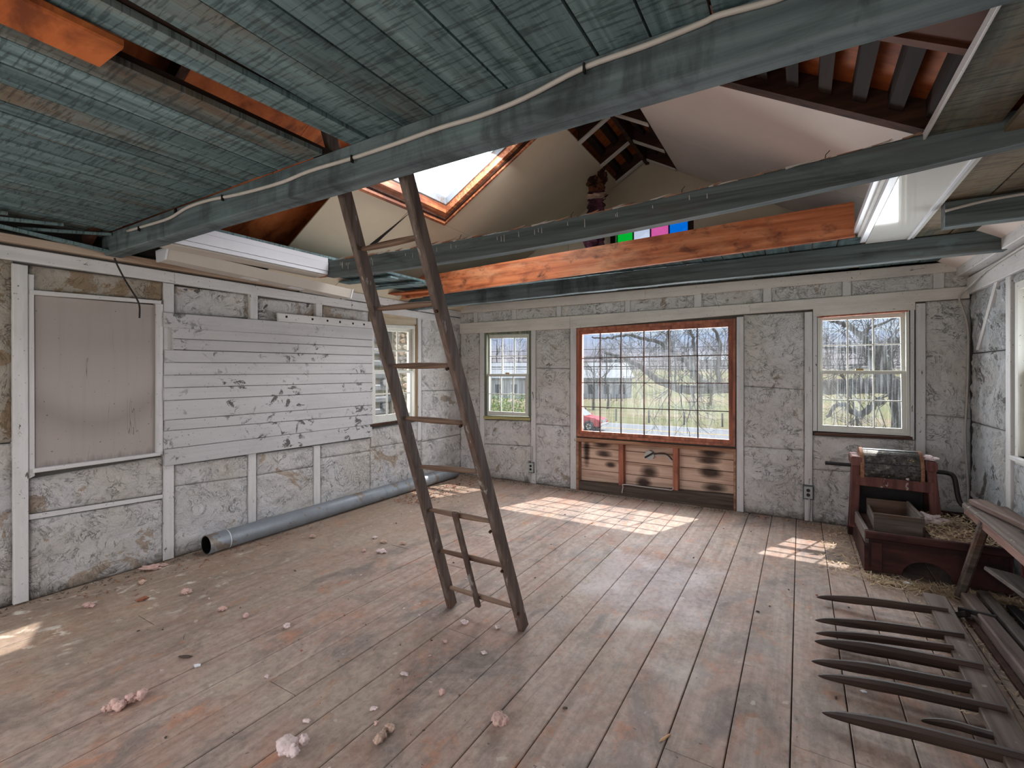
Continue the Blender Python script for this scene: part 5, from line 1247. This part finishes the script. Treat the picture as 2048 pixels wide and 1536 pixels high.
# ---- red car
def car(loc):
    root = empty('car', loc, label='red four-wheel-drive car driving on the road', category='car')
    redp = NT('red_car_paint').fin((.55, .035, .05), .25, .1, .6); chrome = flat('silver_trim', (.6, .6, .62), .3, .6); gl = flat('car_glass', (.30, .36, .42), .08, 0, .05, 3, 0, .8)
    ty = flat('tyre_rubber', (.03, .03, .03), .8); W2 = .92
    # body side profile, X forward, front at x=2.3
    prof = [(-2.3, .45), (-2.35, .75), (-2.28, 1.05), (-2.1, 1.12), (.75, 1.14), (1.2, 1.10), (1.9, 1.02), (2.22, .92), (2.32, .72), (2.30, .45), (2.1, .38)]
    def wheelarch(cx): return [(cx+.44*cos(a), .40+.44*sin(a)) for a in [pi*i/10 for i in range(11)]]
    low = [(2.1, .38)]+wheelarch(1.42)+wheelarch(-1.35)+[(-2.3, .40)]
    P = [(-2.3, .45), (-2.35, .75), (-2.28, 1.05), (-2.1, 1.12), (.75, 1.14), (1.2, 1.10), (1.9, 1.02), (2.22, .92), (2.32, .72), (2.30, .45)]+low
    n = len(P); vs = []
    for s, ins in ((-1, 0), (1, 0)):
        for x, z in P: vs.append((loc[0]+x, loc[1]+s*(W2-(.08 if z > 1.0 else 0)), loc[2]+z))
    import mathutils.geometry as mg
    tri = mg.tessellate_polygon([[Vector((x, z, 0)) for x, z in P]])
    fs = [tuple(t) for t in tri]+[tuple(reversed([i+n for i in t])) for t in tri]+[(i, (i+1) % n, (i+1) % n+n, i+n) for i in range(n)]
    obj('body', vs, fs, redp, root)
    V = lambda x, y, z: Vector((loc[0]+x, loc[1]+y, loc[2]+z))
    g = G(); b_ = [(-2.2, 1.12), (1.05, 1.12)]; t_ = [(-2.0, 1.72), (.25, 1.74)]
    g.add([V(-2.2, -.84, 1.12), V(1.05, -.84, 1.12), V(1.05, .84, 1.12), V(-2.2, .84, 1.12), V(-2.0, -.70, 1.70), V(.28, -.70, 1.72), V(.28, .70, 1.72), V(-2.0, .70, 1.70)],
          [(0, 1, 5, 4), (1, 2, 6, 5), (2, 3, 7, 6), (3, 0, 4, 7), (4, 5, 6, 7)]).o('cabin', redp, root)
    for s in (-1, 1):
        for x0, x1, t0, t1 in ((-2.05, -1.25, -1.92, -1.22), (-1.18, -.35, -1.15, -.35), (-.28, .80, -.28, .20)):
            yy0, yy1 = s*.846, s*.725
            q = [V(x0, yy0, 1.17), V(x1, yy0, 1.17), V(t1, yy1, 1.64), V(t0, yy1, 1.64)]
            G().prism(q, (0, s*.006, 0)).o('side_window', gl, root)
        G().box(V(2.22, s*.62-.17, .74), V(2.30, s*.62+.17, .92)).o('headlight', chrome, root)
        G().box(V(.72, s*.90, 1.12), V(.92, s*1.08, 1.26)).o('wing_mirror', redp, root)
    G().prism([V(1.02, -.74, 1.16), V(1.02, .74, 1.16), V(.32, .62, 1.68), V(.32, -.62, 1.68)], (.012, 0, .01)).o('windscreen', gl, root)
    G().box(V(2.28, -.42, .62), V(2.335, .42, .88)).o('grille', chrome, root)
    G().bar(V(2.30, -.90, .52), V(2.30, .90, .52), .18, .20, (0, 0, 1), .05).o('bumper', chrome, root)
    for x in (1.42, -1.35):
        for s in (-1, 1):
            wl = G().tube([V(x, s*.70, .38), V(x, s*.94, .38)], .38, 24).o('wheel', ty, root, True)
            G().tube([V(x, s*.93, .38), V(x, s*.955, .38)], .22, 20).o('rim', chrome, wl)
            for k in range(5):
                a = 2*pi*k/5; G().bar(V(x, s*.958, .38), V(x+.2*cos(a), s*.958, .38+.2*sin(a)), .07, .01, (0, 1, 0)).o('spoke', M['iron'], wl)
    return root
car((-15.3, 35.3, GZ+.02))
# ---- long pale building across the field
def bldg():
    c = (-37.5, 77.); a = PSI; L, D, H = 25., 10., 6.6; z0 = terr(*c)-.8
    R = lambda x, y, z: Vector((c[0]+x*cos(a)-y*sin(a), c[1]+x*sin(a)+y*cos(a), z0+z))
    r = empty('farm_building', (c[0], c[1], z0), label='long pale farm building with grey roof across the field', category='building')
    wm = flat('pale_siding', (.42, .44, .48), .8, 0, .08, 1.); rm = flat('grey_metal_roof', (.26, .29, .34), .5, 0, .1, 1.)
    G().prism([R(-L/2, -D/2, 0), R(L/2, -D/2, 0), R(L/2, D/2, 0), R(-L/2, D/2, 0)], (0, 0, H*.62)).o('wall', wm, r)
    for s in (-1, 1): G().prism([R(-L/2-.4, s*(D/2+.4), H*.60), R(L/2+.4, s*(D/2+.4), H*.60), R(L/2+.4, 0, H), R(-L/2-.4, 0, H)], (0, 0, .15)).o('roof', rm, r)
    for s in (-1, 1): G().prism([R(s*L/2, -D/2, H*.61), R(s*L/2, D/2, H*.61), R(s*L/2, 0, H)], R(s*.1, 0, 0)-R(0, 0, 0)).o('gable', wm, r)
    for k in range(9):
        x = -L/2+2+k*2.6
        G().prism([R(x, -D/2-.02, 1.4), R(x+1.1, -D/2-.02, 1.4), R(x+1.1, -D/2-.02, 3.0), R(x, -D/2-.02, 3.0)], R(0, .1, 0)-R(0, 0, 0)).o('window', flat('dark_pane', (.06, .07, .09), .2), r)
bldg()
def house(c, L, D, H, wc, rc_, label):
    z0 = terr(*c)-.5; a = PSI; R = lambda x, y, z: Vector((c[0]+x*cos(a)-y*sin(a), c[1]+x*sin(a)+y*cos(a), z0+z))
    r = empty('house', (c[0], c[1], z0), label=label, category='house')
    G().prism([R(-L/2, -D/2, 0), R(L/2, -D/2, 0), R(L/2, D/2, 0), R(-L/2, D/2, 0)], (0, 0, H*.6)).o('wall', flat('house_wall', wc, .8), r)
    for s in (-1, 1): G().prism([R(-L/2-.3, s*(D/2+.3), H*.58), R(L/2+.3, s*(D/2+.3), H*.58), R(L/2+.3, 0, H), R(-L/2-.3, 0, H)], (0, 0, .15)).o('roof', flat('house_roof', rc_, .7), r)
house((-62, 185), 13, 8, 6.5, (.45, .45, .46), (.14, .15, .19), 'far grey-roofed house on the hillside')
house((-30, 200), 16, 9, 6.0, (.5, .5, .5), (.16, .20, .26), 'far white house with blue-grey roof in the middle distance')

# ---- bare trees
bark = flat('grey_bark', (.125, .115, .115), .95, 0, .35, 5, .9, .1, ((.20, .22, .18), 4., .56, .6))
twig_m = flat('twig_bark', (.17, .155, .155), .95, 0, .2, 6, 0)
def grow(g, p, d, L, r, depth, R, droop=.0, n=4, spread=.75, kids=3):
    pts = [p]; q = p.copy(); dd = d.copy(); k = 4
    for i in range(k):
        dd = (dd+Vector((R.gauss(0, .20), R.gauss(0, .20), R.gauss(0, .16)-droop))).normalized(); q = q+dd*L/k; pts.append(q.copy())
    g.tube(pts, [r*(1-.6*i/k) for i in range(k+1)], n if depth > 1 else 3, False)
    if depth <= 0: return
    for _ in range(kids):
        t = R.uniform(.3, 1.); i = min(k-1, int(t*k)); b = pts[i].lerp(pts[i+1], t*k-i)
        ax = dd.orthogonal().normalized(); from_q = __import__('mathutils').Quaternion(dd, R.uniform(0, 2*pi)); ax.rotate(from_q)
        nd = (dd*(1-spread*.5)+ax*spread*R.uniform(.6, 1.1)).normalized()
        grow(g, b, nd, L*R.uniform(.5, .75), r*.5, depth-1, R, droop, n, spread, kids)
def bare_tree(loc, H, seed, label, group=None, nb=12, depth=3):
    R = random.Random(seed); x, y, z = loc
    t = empty('bare_tree', loc, label=label, category='tree', group=group)
    top = Vector((x+R.gauss(0, .3), y, z+H)); pts = [Vector(loc)-Vector((0, 0, .3))]; 
    for i in range(1, 7): pts.append(Vector(loc).lerp(top, i/6)+Vector((R.gauss(0, .12), R.gauss(0, .12), 0))*H*.08)
    G().tube(pts, [H*.022*(1-.85*i/6) for i in range(7)], 7).o('trunk', bark, t)
    g = G()
    for k in range(nb):
        f = R.uniform(.22, .98); i = min(5, int(f*6)); b = pts[i].lerp(pts[i+1], f*6-i); a = R.uniform(0, 2*pi)
        grow(g, b, Vector((cos(a), sin(a), R.uniform(.5, 1.1))).normalized(), H*.36*(1.15-f*.6), H*.007, depth, R)
    g.o('branches', twig_m, t, kind='stuff')
    return t
def copy_tree(t, loc, rz, s):
    c = t.copy(); COL.objects.link(c); c.location = loc; c.rotation_euler.z = rz; c.scale = (s, s, s)
    for ch in t.children:
        d = ch.copy(); COL.objects.link(d); d.parent = c; d.matrix_parent_inverse = ch.matrix_parent_inverse
    return c
protos = []
for k in range(3):
    protos.append(bare_tree((-70+k*30, 120, terr(-70+k*30, 120)), 11, 30+k, 'bare leafless tree beyond the field', 'bare trees beyond the field', 12, 3))
R = random.Random(5); used = [(-70, 120), (-40, 120), (-10, 120), (-62, 185), (-30, 200), (-37, 77), (-30, 84)]
for k in range(60):
    d_ = R.uniform(95, 260); an = R.uniform(-.62, .78); dxn = math.tan(an)
    x = d_*(-SN+CS*dxn); y = d_*(CS+SN*dxn)
    if any((x-a)**2+(y-b)**2 < 49 for a, b in used): continue
    used.append((x, y)); t = copy_tree(protos[k % 3], (x, y, terr(x, y)-.2), R.uniform(0, 6), R.uniform(.7, 1.5))
for k, (px, d_) in enumerate(((1187, 58), (1215, 60), (1420, 66))):
    r_ = ray(px, 700); p = Vector((r_.x*d_, r_.y*d_, GZ-.1))
    bare_tree(p, 7.5, 70+k, ('slender bare tree beside the pale farm building', 'second slender bare tree right of the pale building', 'slender bare tree in the field behind the roadside fence')[k], None, 10, 2)
# the big old tree in the yard: trunk right of the big window, limbs reaching left across it
oy = 11.5
big = empty('old_apple_tree', ony(1800, 1300, oy), label='big gnarled bare tree close outside the right back windows', category='tree')
def limb(px, r, name='limb', seed=1, yo=0., n=9, twigs=True):
    P = [ony(x, y, oy+yo+.35*mn.noise(Vector((i*.7, seed, 0)))) for i, (x, y) in enumerate(px)]
    P = smooth_pts(P, 5); R = random.Random(seed)
    P = [p+Vector((R.gauss(0, .012), R.gauss(0, .012), R.gauss(0, .012))) for p in P]
    rs = [r[0]+(r[1]-r[0])*(i/(len(P)-1)) for i in range(len(P))]
    rs = [a*(1+.18*mn.noise(Vector((i*.8, seed, 3)))) for i, a in enumerate(rs)]
    G().tube(P, rs, n).o(name, bark, big, True)
    return P, rs
TP = []
TP.append(limb([(1845, 1500), (1825, 1000), (1805, 850), (1798, 790), (1778, 762), (1764, 720), (1762, 690)], (.20, .10), 'trunk', 1))
TP.append(limb([(1830, 800), (1800, 775), (1770, 760), (1758, 735), (1740, 715)], (.17, .08), seed=2))
TP.append(limb([(1825, 770), (1700, 772), (1600, 775), (1500, 776), (1456, 776), (1400, 779), (1370, 780), (1345, 772), (1320, 762), (1300, 748), (1280, 732), (1262, 722), (1240, 713), (1212, 706)], (.17, .035), seed=3, yo=.2))
TP.append(limb([(1425, 778), (1400, 760), (1385, 740), (1372, 722), (1355, 716)], (.11, .05), seed=4, yo=-.1))
TP.append(limb([(1360, 712), (1340, 698), (1310, 682), (1290, 678), (1265, 672), (1240, 672), (1212, 677), (1185, 674)], (.055, .02), seed=5, yo=-.2))
TP.append(limb([(1742, 690), (1720, 670), (1700, 655), (1680, 646), (1655, 640)], (.06, .03), seed=6, yo=-.4))
TP.append(limb([(1765, 800), (1745, 812), (1722, 828), (1700, 822), (1690, 808), (1668, 815), (1655, 835)], (.07, .025), seed=7, yo=-.5))
TP.append(limb([(1770, 730), (1740, 705), (1700, 700), (1665, 697), (1640, 690)], (.07, .03), seed=8, yo=.3))
TP.append(limb([(1700, 760), (1690, 770), (1665, 765), (1650, 780)], (.06, .03), seed=9))
TP.append(limb([(1385, 738), (1390, 700), (1380, 660), (1372, 620)], (.05, .02), seed=10))
TP.append(limb([(1330, 700), (1335, 670), (1345, 640), (1350, 610)], (.04, .015), seed=11))
TP.append(limb([(1440, 776), (1435, 720), (1440, 690), (1425, 650), (1415, 610)], (.06, .02), seed=12))
TP.append(limb([(1720, 670), (1745, 655), (1780, 640), (1810, 628)], (.03, .012), seed=13, yo=-.4))
R = random.Random(9)
for bi, (P, rs) in enumerate(TP):
    g = G(); k = 16 if bi not in (2, ) else 46
    for _ in range(k):
        i = R.randrange(2, len(P)-1)
        if P[i].z < -1.2: continue
        a = R.uniform(-1, 1); dwn = R.random() < .45
        grow(g, P[i], Vector((R.uniform(-.9, .6), R.uniform(-.5, .5), -R.uniform(.3, 1) if dwn else R.uniform(.3, 1.2))).normalized(), R.uniform(.5, 1.2), rs[i]*.10+.004, 3, R, .05 if dwn else -.03, 4, .8, 3)
    g.o('twigs', twig_m, big, kind='stuff')
# ---- greening shrub outside the small back window
def shrub(loc, rx, rz, seed, label, nleaf=2600, name='shrub'):
    R = random.Random(seed); s = empty(name, loc, label=label, category='shrub'); g = G(); gl = G(); C = Vector(loc)
    for _ in range(26):
        a = R.uniform(0, 2*pi); e = C+Vector((cos(a)*rx*R.uniform(.2, .9), sin(a)*rx*.6*R.uniform(.2, .9), rz*R.uniform(.7, 1.)))
        g.tube([C, C.lerp(e, .5)+Vector((R.gauss(0, .1), 0, .1)), e], [.02, .012, .004], 4, False)
    for _ in range(nleaf):
        a, b_ = R.uniform(0, 2*pi), R.random()**.4; h = R.random()
        p = C+Vector((cos(a)*rx*b_*(1-.35*h*h), sin(a)*rx*.7*b_, rz*(h*.95+.05)+R.gauss(0, .05)))
        u_ = Vector((R.gauss(0, 1), R.gauss(0, 1), R.gauss(0, 1))).normalized()*.045; v_ = u_.orthogonal().normalized()*.028
        gl.add([p-u_, p+v_, p+u_, p-v_], [(0, 1, 2, 3)])
    g.o('stems', twig_m, s); gl.o('foliage', flat('spring_leaf', (.20, .30, .07), .7, 0, .4, 3, 0), s, kind='stuff')
p = ony(1035, 860, 17.); shrub((p.x, 17., GZ), 2.2, 3.6, 2, 'bright green budding shrub outside the small back window', 5200)
p = ony(985, 860, 19.); shrub((p.x, 19., GZ), 2.0, 3.1, 3, 'lower green shrub left of the bright budding shrub', 3600)
# ---- log cabin with stone chimney outside the left window
cab = empty('log_cabin', (-8.6, 7., GZ), label='old log cabin with pale chinking seen through the left window', category='cabin')
chink = flat('lime_chinking', (.50, .45, .37), .9, 0, .15, 6, .5); logm = wood('weathered_log', (.10, .105, .12), (.24, .25, .28), (.36, .37, .39), 'y', 16, .8)
G().box((-9.2, 3.0, GZ), (-8.62, 8.3, 3.1)).o('chinking', chink, cab)
z = GZ+.15; k = 0
while z < 3.0:
    e = 8.42+(.10 if k % 2 else -.06)
    G().bar((-8.62, 3.0, z), (-8.60, e, z+.01), .16, .165, (0, 0, 1), .045, 8, .15, seed=k).o('log', logm, cab)
    G().bar((-9.2, e-.12, z+.13), (-8.50, e-.12, z+.13), .17, .15, (0, 0, 1), .04, 3, .1, seed=k).o('log_end', logm, cab) if k % 2 == 0 else None
    z += .285; k += 1
G().prism([(-8.3, 2.6, 3.0), (-8.3, 8.8, 3.0), (-10.5, 8.8, 4.6), (-10.5, 2.6, 4.6)], (0, 0, .12)).o('roof', flat('rusted_roof', (.32, .16, .13), .7), cab)
chim = empty('stone_chimney', (-8.7, 9.5, GZ), label='rubble stone chimney beside the log cabin', category='chimney')
G().box((-9.3, 8.45, GZ), (-8.50, 10.8, 4.5)).o('mortar', chink, chim)
R = random.Random(4); cols = [(.46, .38, .28), (.38, .31, .25), (.50, .44, .34), (.30, .27, .25), (.46, .34, .25)]
stm = [flat('rubble_stone', c, .9, 0, .25, 8, .6) for c in cols]
z = .1
while z < 2.9:
    y = 8.47; h = R.uniform(.10, .17)
    while y < 10.6:
        wv = R.uniform(.14, .30); g = G(); n = 7
        poly = [Vector((-8.50, y+wv/2+cos(2*pi*i/n+.3)*wv*.48*R.uniform(.85, 1.05), z+h/2+sin(2*pi*i/n+.3)*h*.48*R.uniform(.85, 1.05))) for i in range(n)]
        c_ = sum(poly, Vector())/n; k0 = [p+Vector((.025, 0, 0)) for p in poly]; k1 = [c_+(p-c_)*.75+Vector((.045, 0, 0)) for p in poly]
        vs = poly+k0+k1; fs = [(i, (i+1) % n, (i+1) % n+n, i+n) for i in range(n)]+[(i+n, (i+1) % n+n, (i+1) % n+2*n, i+2*n) for i in range(n)]+[tuple(range(2*n, 3*n))]
        obj('stone', vs, fs, R.choice(stm), chim); y += wv
    z += h
